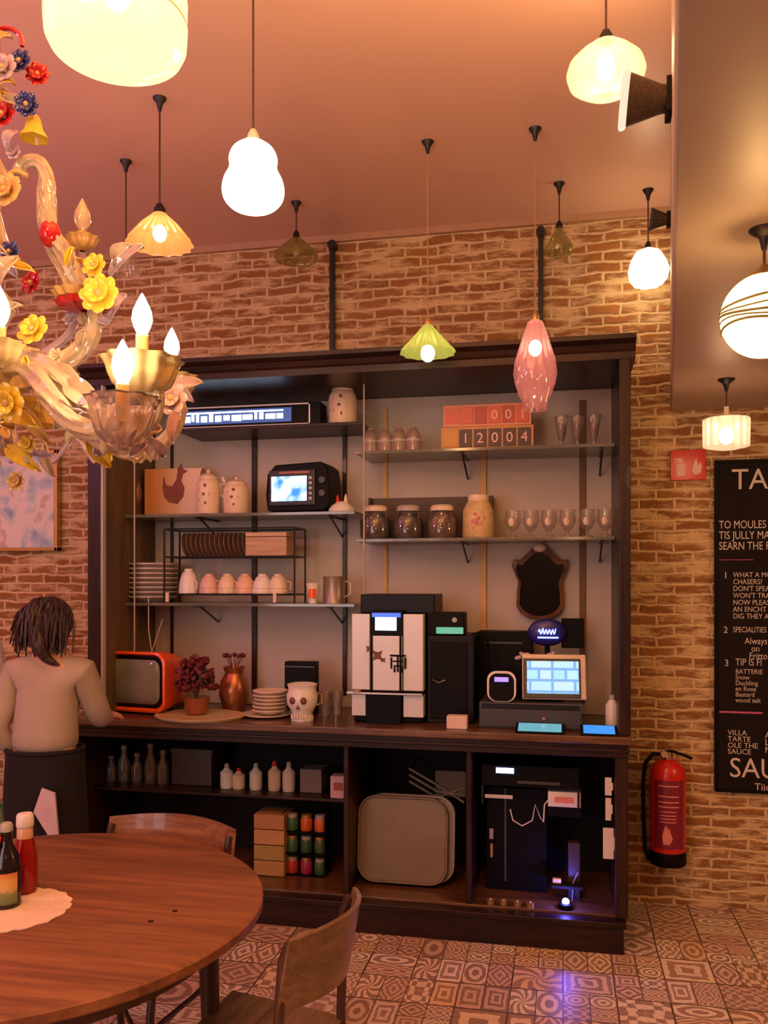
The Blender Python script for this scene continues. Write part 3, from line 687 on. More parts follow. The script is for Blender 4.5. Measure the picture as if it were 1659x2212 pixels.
for px, d in ((1213, 'nearest the number boards'), (1247, 'in the middle'), (1283, 'nearest the dark upright post')):
    s = sc(px, 4.16); lab = f'tall ribbed sundae glass on the upper right shelf, {d}'
    if g0 is None:
        g0 = thing('sundae_glass', lab, 'glass', P(px, 4.16, z), group='sundae glasses on the upper right shelf')
        MB().lathe([(1e-4, 0), (11 * s, 0), (11 * s, 3 * s), (4 * s, 8 * s), (4 * s, 14 * s), (8 * s, 24 * s), (12 * s, 50 * s), (15 * s, 68 * s), (14 * s, 70 * s)], 20, rf=lambda a, z: 1 + .03 * cos(8 * a)).build('glass', M['glass'], g0)
        MB().lathe([(1e-4, 16 * s), (7 * s, 24 * s), (10 * s, 48 * s), (1e-4, 50 * s)], 14).build('white_filling', BOWLG, g0)
    else: dup(g0, P(px, 4.16, z), lab)

# --- left middle shelf
z = LS2
g0 = None
for px, d in ((262, 'nearest the cabinet side'), (292, 'touching the orange tin')):
    s = sc(px, 4.2); lab = f'amber glass goblet on the middle left shelf, {d}'
    if g0 is None:
        g0 = thing('amber_goblet', lab, 'goblet', P(px, 4.2, z), group='amber goblets')
        MB().lathe([(1e-4, 0), (13 * s, 0), (12 * s, 4 * s), (4 * s, 12 * s), (4 * s, 22 * s), (14 * s, 34 * s), (16 * s, 52 * s), (12 * s, 74 * s)], 20).build('bowl', M['amber'], g0)
    else: dup(g0, P(px, 4.2, z), lab)
Y = 4.2; s = sc(372, Y); g = thing('rooster_tin', 'orange and cream rectangular tin with a dark rooster on the middle left shelf', 'tin', P(374, Y, z))
wt = 68 * s; ht = 104 * s
t = NT('orange_cream_tin'); co = t.coord(); sp = t.new('ShaderNodeSeparateXYZ'); t.ln(co, sp.inputs[0]); rr = t.new('ShaderNodeMapRange'); t.ln(sp.outputs[0], rr.inputs[0]); rr.inputs[1].default_value = -wt * .5; rr.inputs[2].default_value = wt * .35
t.ln(t.mix(rr.outputs[0], (.58, .24, .06), (.74, .50, .33)), t.b.inputs['Base Color']); t.b.inputs['Roughness'].default_value = .35
MB().bx(-wt, wt, 0, .1, 0, ht).build('tin_body', t.m, g, False, .006)
rb = MB(); u = wt / 34
rp_ = [(-9, 12), (4, 10), (13, 18), (15, 28), (10, 36), (13, 44), (20, 47), (12, 50), (10, 56), (5, 50), (3, 38), (-4, 30), (-14, 32), (-17, 42), (-19, 28), (-16, 18)]
rb.prism([(a * u * .75 + .01, (b + 4) * u * .95) for a, b in rp_], -.004, .001); rb.build('rooster', mat('rooster_red_brown', (.22, .05, .02), .5), g, False)
g = canister(450, 4.1, z, 52, 98, 'cream jar with a brown face-like print in front of the rooster tin', CREAM2)
MB().ell((-.03, 0, .205), .012, .012, .03).build('dark_finial', INK, g)
g = canister(511, 4.12, z, 58, 82, 'shorter cream jug with printed scene left of the small television', CREAM2)
MB().tube([(-.05, 0, .15), (-.085, 0, .155), (-.088, 0, .10), (-.06, 0, .08)], .006, 8).build('handle', M['cream'], g)
MB().tube([(-.06, 0, .16), (-.07, 0, .175), (-.075, 0, .19)], .008, 8).build('spout', M['cream'], g)
# small tv
Y = 4.08; s = sc(640, Y); g = thing('portable_television', 'small black portable television with a lit blue screen on the middle left shelf', 'television', P(642, Y, z), R(-4))
oc = [(-70, 6), (-74, 40), (-70, 84), (-52, 104), (52, 108), (66, 98), (72, 60), (70, 14), (60, 2), (-60, 2)]
MB().prism([(a * s, b * s) for a, b in oc], 0, .2).build('case', M['black'], g, False, .008)
MB().bx(-64 * s, 42 * s, -.012, .004, 14 * s, 92 * s).build('bezel', mat('bezel_black', (.02, .02, .03), .3), g, False, .006)
t = NT('tv_picture'); co = t.coord(); nz = t.noise(co, 14, 2); rp = t.new('ShaderNodeValToRGB'); t.ln(nz.outputs[0], rp.inputs[0]); e = rp.color_ramp
e.elements[0].position = .38; e.elements[0].color = (.02, .25, .9, 1); e.elements[1].position = .58; e.elements[1].color = (.72, .95, 1, 1)
t.ln(rp.outputs[0], t.b.inputs['Emission Color']); t.b.inputs['Emission Strength'].default_value = 1.3; t.b.inputs['Base Color'].default_value = (.02, .02, .02, 1)
MB().bx(-58 * s, 24 * s, -.016, -.010, 24 * s, 78 * s).build('screen', t.m, g, False, .004)
btn = MB()
for k in range(5): btn.bx(29 * s, 36 * s, -.016, -.010, (26 + 11 * k) * s, (32 + 11 * k) * s)
btn.build('buttons', M['lgrey'], g, False)
MB().bx(-40 * s, 30 * s, -.015, -.010, 83 * s, 88 * s).build('brand_strip', mat('dull_red_strip', (.35, .12, .08), .4), g, False)
for yy in (40, 68): MB().cyl((58 * s, -.014, yy * s), (58 * s, .0, yy * s), 7 * s, n=16).build('dial', M['grey'], g)
# little white dish
s = sc(738, 4.12); g = thing('covered_dish', 'small white covered dish with red finials right of the small television', 'dish', P(738, 4.12, z))
MB().lathe([(1e-4, 0), (28 * s, 0), (29 * s, 5 * s), (22 * s, 14 * s), (10 * s, 22 * s), (1e-4, 24 * s)], 24).build('dome', M['white'], g)
for a in (-9, 9): MB().lathe([(5 * s, 16 * s), (4 * s, 28 * s), (2 * s, 36 * s), (1e-4, 40 * s)], 10, (a * s, 0, 0)).build('finial', M['red'] if a < 0 else M['cream'], g)
MB().bx(-32 * s, 32 * s, -.05, .05, -14 * s + .0, -2 * s).build('bracket_plate', M['dwood'], g, False) if False else None

# --- right middle shelf
z = RS2
Y = 4.30; s = sc(930, Y); g = thing('wooden_crate', 'low dark wooden crate standing behind the jars on the middle right shelf', 'crate', P(928, Y, z))
wc = 136 * s; hc = 95 * s
MB().bx(-wc, wc, .04, .055, 0, hc).bx(-wc, -wc + .012, 0, .055, 0, hc).bx(wc - .012, wc, 0, .055, 0, hc).bx(-wc, wc, 0, .055, 0, .012).build('box', wood('crate_wood', (.04, .022, .012), (.10, .055, .03), .5), g, False, .002)
JG = thin_glass('jar_glass', (.8, .78, .75), .92, .1)
DJ = [mat('coffee_beans', (.03, .016, .01), .5, var=.7, scale=90, bump=.6), mat('black_tea', (.012, .01, .01), .5, var=.5, scale=90, bump=.4), mat('dark_spice', (.10, .045, .025), .5, var=.8, scale=80, bump=.6)]
for k, (px, d) in enumerate(((812, 'leftmost, filled with dark beans'), (882, 'in the middle, filled with black tea'), (955, 'beside the patterned tin, brown speckled contents'))):
    s = sc(px, 4.14); g = thing('storage_jar', f'squat lidded jar on a right shelf, {d}', 'jar', P(px, 4.14, z), group='squat storage jars')
    MB().lathe([(1e-4, 1 * s), (30 * s, 1 * s), (33 * s, 8 * s), (33 * s, 40 * s), (22 * s, 54 * s), (1e-4, 54 * s)], 22).build('contents', DJ[k], g)
    MB().lathe([(1e-4, 0), (32 * s, 0), (35 * s, 8 * s), (35 * s, 42 * s), (24 * s, 58 * s), (22 * s, 64 * s)], 22).build('glass', JG, g)
    MB().lathe([(25 * s, 60 * s), (26 * s, 68 * s), (20 * s, 73 * s), (1e-4, 74 * s)], 22).build('lid', M['cream'] if k != 1 else M['lgrey'], g)
s = sc(1033, 4.13); g = thing('patterned_tin', 'yellowish cream lidded jar with pink flower print beside the storage jars', 'tin', P(1033, 4.13, z))
MB().lathe([(1e-4, 0), (31 * s, 0), (34 * s, 4 * s), (33 * s, 60 * s), (24 * s, 78 * s), (20 * s, 82 * s)], 24).build('body', mat('mottled_cream', (.66, .50, .26), .4, var=.35, scale=40), g)
MB().lathe([(22 * s, 80 * s), (23 * s, 84 * s), (22 * s, 93 * s), (1e-4, 95 * s)], 20).build('lid', M['cream'], g)
fl = MB()
for k in range(9): a = k * 2.4; fl.ell((1.9 * k * s * cos(a), -33.5 * s + abs(k * cos(a)) * .6 * s, 36 * s + 2.5 * k * s * sin(a)), 4.5 * s, 2 * s, 4.5 * s, 8, k=5)
fl.build('flower_print', mat('pink_print', (.6, .22, .22), .5), g)
g0 = None
for k, px in enumerate((1108, 1147, 1186, 1226, 1268, 1308)):
    s = sc(px, 4.15); lab = 'tulip-shaped beer glass on the middle right shelf, ' + ['first in the row, nearest the patterned tin', 'second from the patterned tin', 'third from the patterned tin', 'fourth from the patterned tin', 'fifth, just past the brown upright', 'last in the row, by the cabinet side'][k]
    if g0 is None:
        g0 = thing('beer_glass', lab, 'glass', P(px, 4.15, z), group='tulip beer glasses')
        MB().lathe([(1e-4, 0), (15 * s, 0), (14 * s, 3 * s), (3.5 * s, 7 * s), (3.5 * s, 13 * s), (13 * s, 24 * s), (18 * s, 36 * s), (16 * s, 50 * s), (17 * s, 60 * s)], 20).build('glass', M['glass'], g0)
        MB().ell((-.006, -17 * s, 34 * s), 6 * s, 1.2 * s, 9 * s, 8, k=6).build('printed_badge', M['cream'], g0)
    else: dup(g0, P(px, 4.15, z), lab)

# --- left low shelf
z = LS3
s = sc(328, 4.18)
def plates(px, Y, z, n, wp, hp, name, lab, m, group, dd):
    s = sc(px, Y); g0 = None; dz = hp * s / n
    for k in range(n):
        l = f'{lab}, {dd[k]}'; p = (X(px, Y) + random.uniform(-.003, .003), Y, z + k * dz)
        if g0 is None:
            r = wp * s / 2; g0 = MB().lathe([(1e-4, dz * .15), (r * .55, .1 * dz), (r * .6, 0), (r * .66, dz * .2), (r, dz * 1.0), (r * 1.0, dz * 1.3), (r * .97, dz * 1.3), (r * .6, dz * .5), (1e-4, dz * .45)], 32).build(name, m, None)
            tag(g0, l, 'plate', group, p)
        else: dup(g0, p, l)
GPL = mat('grey_stoneware', (.58, .50, .46), .35, var=.2)
ord8 = ['at the bottom', 'second from the bottom', 'third from the bottom', 'fourth from the bottom', 'fourth from the top', 'third from the top', 'second from the top', 'topmost']
plates(330, 4.2, z + .002, 8, 108, 80, 'stoneware_plate', 'grey stoneware plate in the tall stack on the lower left shelf', GPL, 'stacked grey plates', ord8)
# cup rack
Y = 4.16; s = sc(510, Y); x0 = X(372, Y); x1 = X(648, Y); zr = z
g = thing('cup_rack', 'black two-tier wire rack holding saucers and cups on the lower left shelf', 'rack', ((x0 + x1) / 2, Y, zr)); hw = (x1 - x0) / 2
MBk = MB(); T1 = 18 * s; T2 = 98 * s; TT = 158 * s
for sx in (-hw, hw):
    for sy in (-.09, .09): MB().tube([(sx, sy, 0), (sx, sy, TT)], .005, 6).build('post', M['blackm'], g)
for T in (T1, T2, TT):
    q = MB()
    for sy in (-.09, .09): q.tube([(-hw, sy, T), (hw, sy, T)], .0045, 6)
    for sx in (-hw, hw): q.tube([(sx, -.09, T), (sx, .09, T)], .0045, 6)
    if T < TT:
        for k in range(14): xx = -hw + 2 * hw * (k + 1) / 15; q.tube([(xx, -.09, T), (xx, .09, T)], .002, 5)
    q.build('tier', M['blackm'], g)
for sx in (-hw + .02, hw - .1): MB().cyl((sx, -.098, 2 * s), (sx, -.098, 22 * s), .010, n=12).build('clip', M['cream'], g)
TW = [M['white'], mat('rose_china', (.78, .50, .45), .3), mat('ivory_china', (.80, .66, .48), .3), mat('peach_china', (.82, .52, .40), .3), M['white'], mat('cream_china', (.82, .68, .54), .3)]
nm = ['first, nearest the grey plates', 'second from the grey plates', 'third from the grey plates', 'fourth from the grey plates', 'fifth from the grey plates', 'sixth, nearest the orange cup']
for k, px in enumerate((413, 457, 496, 534, 571, 605)):
    s2 = sc(px, Y); g = thing('tea_cup', 'upturned china tea cup on the lower tier of the rack, ' + nm[k], 'cup', (X(px, Y), Y - .03, zr + T1 + .005), random.uniform(-.5, .5), group='tea cups on the wire rack')
    q = 1.25 if k == 0 else 1.0
    MB().lathe([(21 * s2, 0), (21.5 * s2, 4 * s2), (19 * s2, 22 * s2 * q), (14 * s2, 34 * s2 * q), (9 * s2, 38 * s2 * q), (9 * s2, 42 * s2 * q), (1e-4, 42 * s2 * q)], 24).build('bowl', TW[k], g)
    MB().tube([(19 * s2, 0, 8 * s2), (27 * s2, 0, 10 * s2), (27 * s2, 0, 24 * s2), (17 * s2, 0, 27 * s2)], .0035, 6).build('handle', TW[k], g)
    MB().lathe([(20.2 * s2, 9 * s2), (20.6 * s2, 11 * s2), (20.0 * s2, 13 * s2)], 24).build('printed_band', INK, g)
for k in range(14):
    px = 400 + 10 * k; s2 = sc(px, Y)
    l = 'thin brown saucer standing on edge in the upper tier of the rack'
    if k == 0:
        g0 = MB().lathe([(1e-4, 0), (13 * s2, 0), (26 * s2, .007), (26 * s2, .009), (12 * s2, .003), (1e-4, .003)], 28, M=Matrix.Rotation(R(82), 4, 'Y')).build('saucer', mat('brown_saucer', (.30, .18, .13), .35, var=.3), None)
        tag(g0, l, 'saucer', 'saucers on edge in the rack', (X(px, Y), Y, zr + T2 + 27 * s2))
    else: dup(g0, (X(px, Y), Y, zr + T2 + 27 * s2), l)
s2 = sc(588, Y); g = thing('tea_box', 'tan wooden tea box on the right of the upper rack tier', 'box', (X(588, Y), Y, zr + T2 + .005))
MB().bx(-50 * s2, 42 * s2, -.07, .05, 0, 40 * s2).build('box', wood('tan_box', (.36, .22, .12), (.55, .38, .24), .5), g, False, .003)
MB().bx(-50 * s2, 42 * s2, -.072, .05, 41 * s2, 50 * s2).build('lid', wood('tan_lid', (.46, .30, .17), (.62, .44, .28), .5), g, False, .003)
s = sc(676, 4.1); g, s = jarlike('orange_cup', 'small white cup with an orange patch beside the tin mug', 'cup', 676, 4.1, z, 30, 44, M['white'], [(1e-4, 0), (.6, 0), (.62, .1), (.8, .6), (1, 1), (.95, 1), (.7, .5), (1e-4, .1)])
MB().sheet(lambda u, v: (12.6 * s * cos(R(-120 + 80 * u)), 12.6 * s * sin(R(-120 + 80 * u)), (12 + 22 * v) * s), 8, 1, .001).build('orange_patch', M['orange'], g)
g, s = jarlike('tin_mug', 'dull metal mug at the right end of the lower left shelf', 'mug', 722, 4.14, z, 50, 58, mat('dull_tin', (.34, .28, .23), .35, .6), [(1e-4, 0), (1, 0), (.96, .04), (.96, .94), (1, 1), (.93, 1), (.92, .1), (1e-4, .08)])
MB().tube([(24 * s, 0, 48 * s), (36 * s, 0, 44 * s), (36 * s, 0, 20 * s), (24 * s, 0, 14 * s)], .004, 6).build('handle', M['silver'], g)

# --- mirror on the back panel
Y = 4.345; s = sc(1166, Y); g = thing('shield_mirror', 'small shield-shaped dark mirror in a scrolled brown frame hung on the right back panel', 'mirror', P(1166, Y, Zz(1166, 1340, Y)))
half = [(0, 0), (22, 4), (40, 14), (50, 30), (49, 60), (46, 84), (52, 98), (60, 118), (56, 132), (44, 128), (30, 142), (16, 156), (0, 162)]
ol = [(a * s, b * s) for a, b in half] + [(-a * s, b * s) for a, b in reversed(half[1:-1])]
inn = [(a * .86, 9 * s + b * .86) for a, b in ol]
fm = MB(); n = len(ol); vs = [(a, -.012, b) for a, b in ol] + [(a, -.018, b) for a, b in inn] + [(a, .028, b) for a, b in ol] + [(a, -.004, b) for a, b in inn]
fs = []
for i in range(n): j = (i + 1) % n; fs += [(i, j, n + j, n + i), (i, 2 * n + i, 2 * n + j, j), (n + i, n + j, 3 * n + j, 3 * n + i)]
fs.append(tuple(2 * n + i for i in range(n)))
fm.add(vs, fs).build('frame', wood('mirror_frame', (.07, .028, .014), (.22, .10, .05), .3, 'Z'), g)
MB().prism(inn, -.006, .004).build('mirror_glass', mat('dark_mirror', (.003, .003, .004), .15, .0, Specular_IOR_Level=.2), g, False)
MB().ell((0, -.02, 156 * s), 14 * s, 6 * s, 9 * s).build('crest', M['cream'], g)

# ---------------------------------------------------------------- on the counter
z = CT
# orange tv
Y = 3.98; s = sc(300, Y); g = thing('orange_television', 'orange retro television with a grey screen at the left end of the counter', 'television', (X(300, Y), Y, z), R(-9))
def rrect(w, h, r, n=6, cx=0, cz=0):
    o = []
    for qx, qz, a0 in ((1, 1, 0), (-1, 1, 90), (-1, -1, 180), (1, -1, 270)):
        for i in range(n + 1):
            a = R(a0 + 90 * i / n); o.append((cx + qx * (w / 2 - r) + r * cos(a), cz + qz * (h / 2 - r) + r * sin(a)))
    return o
def loftbox(rings, cap0=True, cap1=True):
    m = MB(); n = len(rings[0][1]); vs = []; fs = []
    for y, rg in rings: vs += [(a, y, b) for a, b in rg]
    for k in range(len(rings) - 1):
        for i in range(n): j = (i + 1) % n; fs.append((k * n + i, (k + 1) * n + i, (k + 1) * n + j, k * n + j))
    if cap0: fs.append(tuple(range(n)))
    if cap1: fs.append(tuple((len(rings) - 1) * n + i for i in range(n - 1, -1, -1)))
    return m.add(vs, fs)
wv = .375; hv = .30; cz = hv / 2 + .012
loftbox([(-.028, rrect(wv * .88, hv * .86, .05, cz=cz)), (-.05, rrect(wv * .94, hv * .93, .055, cz=cz)), (-.045, rrect(wv, hv, .06, cz=cz)), (.0, rrect(wv, hv, .06, cz=cz)),
         (.05, rrect(wv * .97, hv * .97, .06, cz=cz)), (.17, rrect(wv * .86, hv * .86, .06, cz=cz - .008)), (.27, rrect(wv * .66, hv * .62, .05, cz=cz - .02)), (.29, rrect(wv * .5, hv * .45, .04, cz=cz - .02))], False).build('case', M['orange'], g)
loftbox([(-.03, rrect(wv * .89, hv * .87, .05, cz=cz)), (-.034, rrect(wv * .84, hv * .80, .045, cz=cz)), (-.030, rrect(wv * .81, hv * .77, .045, cz=cz))]).build('screen_surround', M['black'], g)
loftbox([(-.032, rrect(wv * .79, hv * .74, .045, cz=cz)), (-.042, rrect(wv * .72, hv * .66, .045, cz=cz)), (-.048, rrect(wv * .5, hv * .42, .04, cz=cz))]).build('screen', M['crt'], g)
MB().box((0, .08, .006), (.2, .16, .014)).build('foot', M['black'], g, False, .002)
MB().tube([(.02, .08, .30), (.0, .08, .42), (.0, .08, .58)], .003, 6).tube([(.02, .08, .30), (.05, .08, .38), (.085, .08, .47)], .003, 6).build('antenna', M['silver'], g)
# tray, plant, copper pot
Y = 3.92; s = sc(430, Y); g = thing('wooden_tray', 'round pale wooden board on the counter under the dark red plant', 'tray', P(432, Y, z))
MB().lathe([(1e-4, 0), (96 * s, 0), (100 * s, 5 * s), (98 * s, 6 * s), (92 * s, 4 * s), (1e-4, 4 * s)], 40, M=Matrix.Diagonal((1, .8, 1, 1))).build('board', wood('pale_board', (.45, .32, .17), (.66, .50, .30), .45), g)
zt_ = z + 6 * s
g = thing('potted_plant', 'dark red bushy plant in a copper pot on the round board', 'plant', P(424, 3.94, zt_)); s = sc(424, 3.94)
MB().lathe([(1e-4, 0), (20 * s, 0), (25 * s, 10 * s), (28 * s, 32 * s), (29 * s, 36 * s), (25 * s, 36 * s), (1e-4, 30 * s)], 24).build('pot', M['copper'], g)
pm = MB(); rnd = random.Random(3)
for k in range(150):
    a = rnd.uniform(0, 2 * PI); el = rnd.uniform(-.3, 1.5); rr_ = rnd.uniform(.35, 1) ** .6 * 48 * s
    c = Vector((rr_ * cos(a) * cos(el), rr_ * .8 * sin(a) * cos(el), 66 * s + rr_ * 1.25 * sin(el)))
    pm.ell(c, 11 * s * rnd.uniform(.5, 1), 3 * s, 7 * s, 7, Matrix.Rotation(rnd.uniform(0, 6), 4, 'Z') @ Matrix.Rotation(rnd.uniform(-1, 1), 4, 'X'), k=4)
pm.build('foliage', M['plant'], g)
sm = MB()
for k in range(8): a = k * .8; sm.tube([(0, 0, 30 * s), (10 * s * cos(a), 10 * s * sin(a), 60 * s), (26 * s * cos(a), 20 * s * sin(a), 95 * s)], .0025, 5)
sm.build('stems', M['green'], g)
g, s = jarlike('copper_vase', 'brown copper vase with dried sprigs behind the dark red plant', 'vase', 506, 4.2, z, 66, 92, M['copper'], [(1e-4, 0), (.7, 0), (1, .35), (.9, .65), (.6, .85), (.72, 1), (.66, 1), (.5, .85), (1e-4, .6)])
q = MB()
for k in range(7): a = k * .9; q.tube([(0, 0, 60 * s), (8 * s * cos(a), 8 * s * sin(a), 95 * s), (22 * s * cos(a), 14 * s * sin(a), 116 * s)], .002, 5); q.ell((22 * s * cos(a), 14 * s * sin(a), 116 * s), 5 * s, n=8, k=5)
q.build('sprigs', M['plant'], g)
# plates stack cream on counter
Y = 4.02; s = sc(583, Y)
g = MB().lathe([(1e-4, 0), (38 * s, 0), (54 * s, 5 * s), (54 * s, 7 * s), (38 * s, 4 * s), (1e-4, 4 * s)], 36).build('serving_plate', M['cream'], None); tag(g, 'wide cream plate on the counter carrying the short plate stack', 'plate', None, P(578, Y, z))
plates(584, Y, z + 6 * s, 6, 76, 48, 'cream_plate', 'cream side plate in the short stack on the counter', M['cream'], 'short stack of cream plates', ['at the bottom', 'second from the bottom', 'third from the bottom', 'third from the top', 'second from the top', 'topmost'])
# black card box and white figured pot
s = sc(648, 4.12); g = thing('card_holder', 'black box standing behind the white skull-shaped pot', 'box', P(648, 4.12, z))
MB().bx(-35 * s, 35 * s, 0, .06, 0, 112 * s).build('box', M['black'], g, False, .003); MB().bx(-33 * s, 33 * s, -.002, .002, 100 * s, 103 * s).build('edge_line', M['grey'], g, False)
Y = 3.93; s = sc(653, Y); g = thing('skull_pot', 'white ceramic pot shaped like a skull in front of the black box', 'pot', P(653, Y, z))
MB().lathe([(1e-4, 0), (24 * s, 0), (25 * s, 6 * s), (22 * s, 14 * s), (26 * s, 24 * s), (33 * s, 36 * s), (34 * s, 56 * s), (30 * s, 66 * s), (31 * s, 74 * s), (33 * s, 78 * s), (28 * s, 80 * s), (1e-4, 70 * s)], 30).build('pot_body', M['white'], g)
for a in (-12, 12): MB().ell((a * s, -31 * s, 46 * s), 7 * s, 5 * s, 8 * s).build('eye_socket', INK, g)
MB().prism([(-4 * s, 28 * s), (4 * s, 28 * s), (0, 38 * s)], -34 * s, -28 * s).build('nose', INK, g, False)
q = MB()
for k in range(6): q.box(((-15 + 6 * k) * s, -25 * s - (1.8 - abs(k - 2.5) * .7) * s, 12 * s), (4.5 * s, 3 * s, 9 * s))
q.build('tooth_row', M['cream'], g, False, .001)
MB().tube([(32 * s, 0, 60 * s), (44 * s, 0, 58 * s), (44 * s, 0, 38 * s), (33 * s, 0, 34 * s)], .004, 6).build('handle', M['brass'], g)
# glasses between pot and machine
g0 = None
for px, Y, d in ((702, 4.05, 'beside the skull pot'), (728, 4.1, 'beside the coffee machine')):
    s = sc(px, Y); lab = f'clear tumbler on the counter {d}'
    if g0 is None:
        g0 = thing('tumbler', lab, 'glass', P(px, Y, z), group='tumblers on the counter'); MB().lathe([(1e-4, 0), (11 * s, 0), (14 * s, 55 * s), (13 * s, 55 * s), (10 * s, 4 * s), (1e-4, 4 * s)], 20).build('glass', M['glass'], g0)
    else: dup(g0, P(px, Y, z), lab)

# coffee machine
Y = 3.93; s = sc(838, Y); x0, x1 = X(760, Y), X(915, Y); W_ = x1 - x0; H = 236 * s
g = thing('coffee_machine', 'silver and black bean-to-cup coffee machine with a glowing display on the counter', 'coffee machine', ((x0 + x1) / 2, Y, z)); hw = W_ / 2
MB().bx(-hw + .005, hw - .005, .02, .34, 0, H).build('body', M['black'], g, False, .008)
for a, b, nme in ((-hw, -hw + W_ * .26, 'side_column'), (hw - W_ * .28, hw, 'side_column')): MB().bx(a, b, -.005, .05, H * .30, H).build(nme, M['silver'], g, False, .004)
MB().bx(-hw + W_ * .27, hw - W_ * .29, -.012, .05, H * .30, H * .80).build('front_panel', M['silver'], g, False, .004)
MB().bx(-hw + W_ * .26, hw - W_ * .28, -.008, .05, H * .80, H * 1.03).build('display_housing', M['black'], g, False, .004)
MB().bx(-hw + W_ * .335, hw - W_ * .37, -.012, -.006, H * .85, H * .97).build('display', emis('machine_display', (.75, .95, 1), 5), g, False, .002)
MB().bx(-hw + W_ * .29, hw - W_ * .31, -.0095, -.006, H * .97, H * 1.01).build('blue_strip', emis('blue_glow', (.03, .15, .7), 1.2), g, False)
for a, b in ((-hw, -hw + W_ * .2), (hw - W_ * .28, hw)): MB().bx(a, b, -.004, .05, H * .06, H * .26).build('base_column', M['silver'], g, False, .003)
MB().bx(-hw + W_ * .22, hw - W_ * .30, -.03, .02, 0, H * .26).build('drip_tray', M['black'], g, False, .003)
MB().bx(-hw - .02, hw, -.03, .03, H * .265, H * .285).build('cup_ledge', M['chrome'], g, False, .002)
for a in (.29, .69): MB().tube([(-hw + W_ * a, -.016, H * .80), (-hw + W_ * a, -.018, H * .3), (-hw + W_ * a, -.016, H * .22)], .005, 8).build('spout', M['black'], g)
MB().bx(-hw + .03, hw + .045, .05, .32, H, H + 42 * s).build('bean_hopper', mat('smoked_hopper', (.004, .004, .006), .4, Specular_IOR_Level=.2), g, False, .006)
dc = MB(); 
for (a, b, q) in ((.37, .62, .034), (.25, .68, .02), (.45, .58, .016)): dc.prism([(-hw + W_ * a + q * cos(k * PI / 4) * (1 if k % 2 else .45), H * b + q * sin(k * PI / 4) * (1 if k % 2 else .45)) for k in range(8)], -.0145, -.011)
dc.build('leaf_decal', INK, g, False)
st = MB()
for (x_, z_, w_, h_) in ((24, 24, 34, 4), (24, 6, 4, 34), (10, 8, 4, 24), (40, 8, 4, 24), (24, 12, 22, 3), (24, 2, 18, 3), (17, -6, 4, 12), (33, -6, 4, 12)): st.box((x_ * s, -.0135, H * .52 + z_ * s), (w_ * s, .003, h_ * s))
st.build('character_mark', M['black'], g, False)
MB().lathe([(1e-4, 0), (9 * s, 0), (9 * s, 3 * s), (1e-4, 4 * s)], 14, (-hw + .03, -.02, H * .285)).build('coin_dish', M['brass'], g)
# grinder
Y = 3.98; s = sc(975, Y); x0, x1 = X(922, Y), X(1024, Y); hw = (x1 - x0) / 2; H = 190 * s
g = thing('milk_cooler', 'tall black side unit with a small green display right of the coffee machine', 'appliance', ((x0 + x1) / 2, Y, z))
MB().bx(-hw, hw, 0, .3, 0, H).build('body', mat('speckled_black', (.010, .008, .009), .45, var=.5, scale=60, Specular_IOR_Level=.2), g, False, .006)
MB().bx(-hw + .02, hw - .03, -.006, .002, .02, H - .03).build('door', M['black'], g, False, .004)
MB().bx(-hw + .0, hw - .045, .0, .12, H, H + 50 * s).build('control_head', M['black'], g, False, .006)
MB().bx(-hw + .045, hw - .05, -.004, .002, H + 4 * s, H + 18 * s).build('display', emis('green_display', (.12, .50, .30), .9), g, False)
MB().cyl((.02, -.004, H + 34 * s), (.02, .002, H + 34 * s), .012, n=16).build('knob', M['lgrey'], g)
MB().tube([(-hw + .03, -.015, H * .5), (-hw + .06, -.02, H * .47), (-hw + .09, -.015, H * .5)], .004, 6).build('handle', M['chrome'], g)
MB().tube([(hw - .02, .05, H), (hw + .03, .05, H + .02), (hw + .06, .08, H - .04), (hw + .07, .1, .01)], .005, 8).build('cable', M['black'], g)
s = sc(988, 3.86); g = MB().bx(-22 * s, 22 * s, -.03, .03, 0, 28 * s).build('paper_box', mat('white_pink_box', (.76, .58, .54), .6, var=.1), None, False, .004); tag(g, 'small white and pink box on the counter edge before the black side unit', 'box', None, P(988, 3.86, z))
# cash drawer, till screen
Y = 3.9; s = sc(1150, Y); x0, x1 = X(1035, Y), X(1258, Y); hw = (x1 - x0) / 2; H = 56 * s
g = thing('cash_drawer', 'low grey cash drawer on the counter under the touch screen', 'cash drawer', ((x0 + x1) / 2, Y, z))
MB().bx(-hw, hw, 0, .38, 0, H).build('case', M['grey'], g, False, .004)
MB().bx(-hw + .008, hw - .008, -.008, .004, .008, H - .03).build('drawer_front', mat('slate_grey', (.045, .045, .055), .4), g, False, .003)
q = MB()
for k in range(3): q.bx(-hw + .01, hw - .01, -.004, .001, H - .026 + k * .008, H - .022 + k * .008)
q.build('vent_line', M['black'], g, False); MB().cyl((.06, -.014, H * .45), (.06, -.006, H * .45), .008, n=12).build('lock', M['chrome'], g)
zd = z + H
Y = 3.96; s = sc(1195, Y); g = thing('touch_screen_till', 'touch screen till with a lit pale blue and white screen on the cash drawer', 'till', P(1193, Y, zd), R(4))
Mt = Matrix.Translation((0, 0, 52 * s)) @ Matrix.Rotation(R(-14), 4, 'X')
MB(Mt).bx(-64 * s, 72 * s, 0, .03, -46 * s, 52 * s).build('casing', M['cream'], g, False, .006)
MB(Mt).bx(-62 * s, 60 * s, -.006, .002, -44 * s, 42 * s).build('bezel', M['grey'], g, False, .003)
t = NT('till_screen'); co = t.coord(); ck = t.new('ShaderNodeTexBrick'); mp = t.new('ShaderNodeMapping'); mp.inputs['Rotation'].default_value = (R(90), 0, 0); t.ln(co, mp.inputs[0]); t.ln(mp.outputs[0], ck.inputs[0])
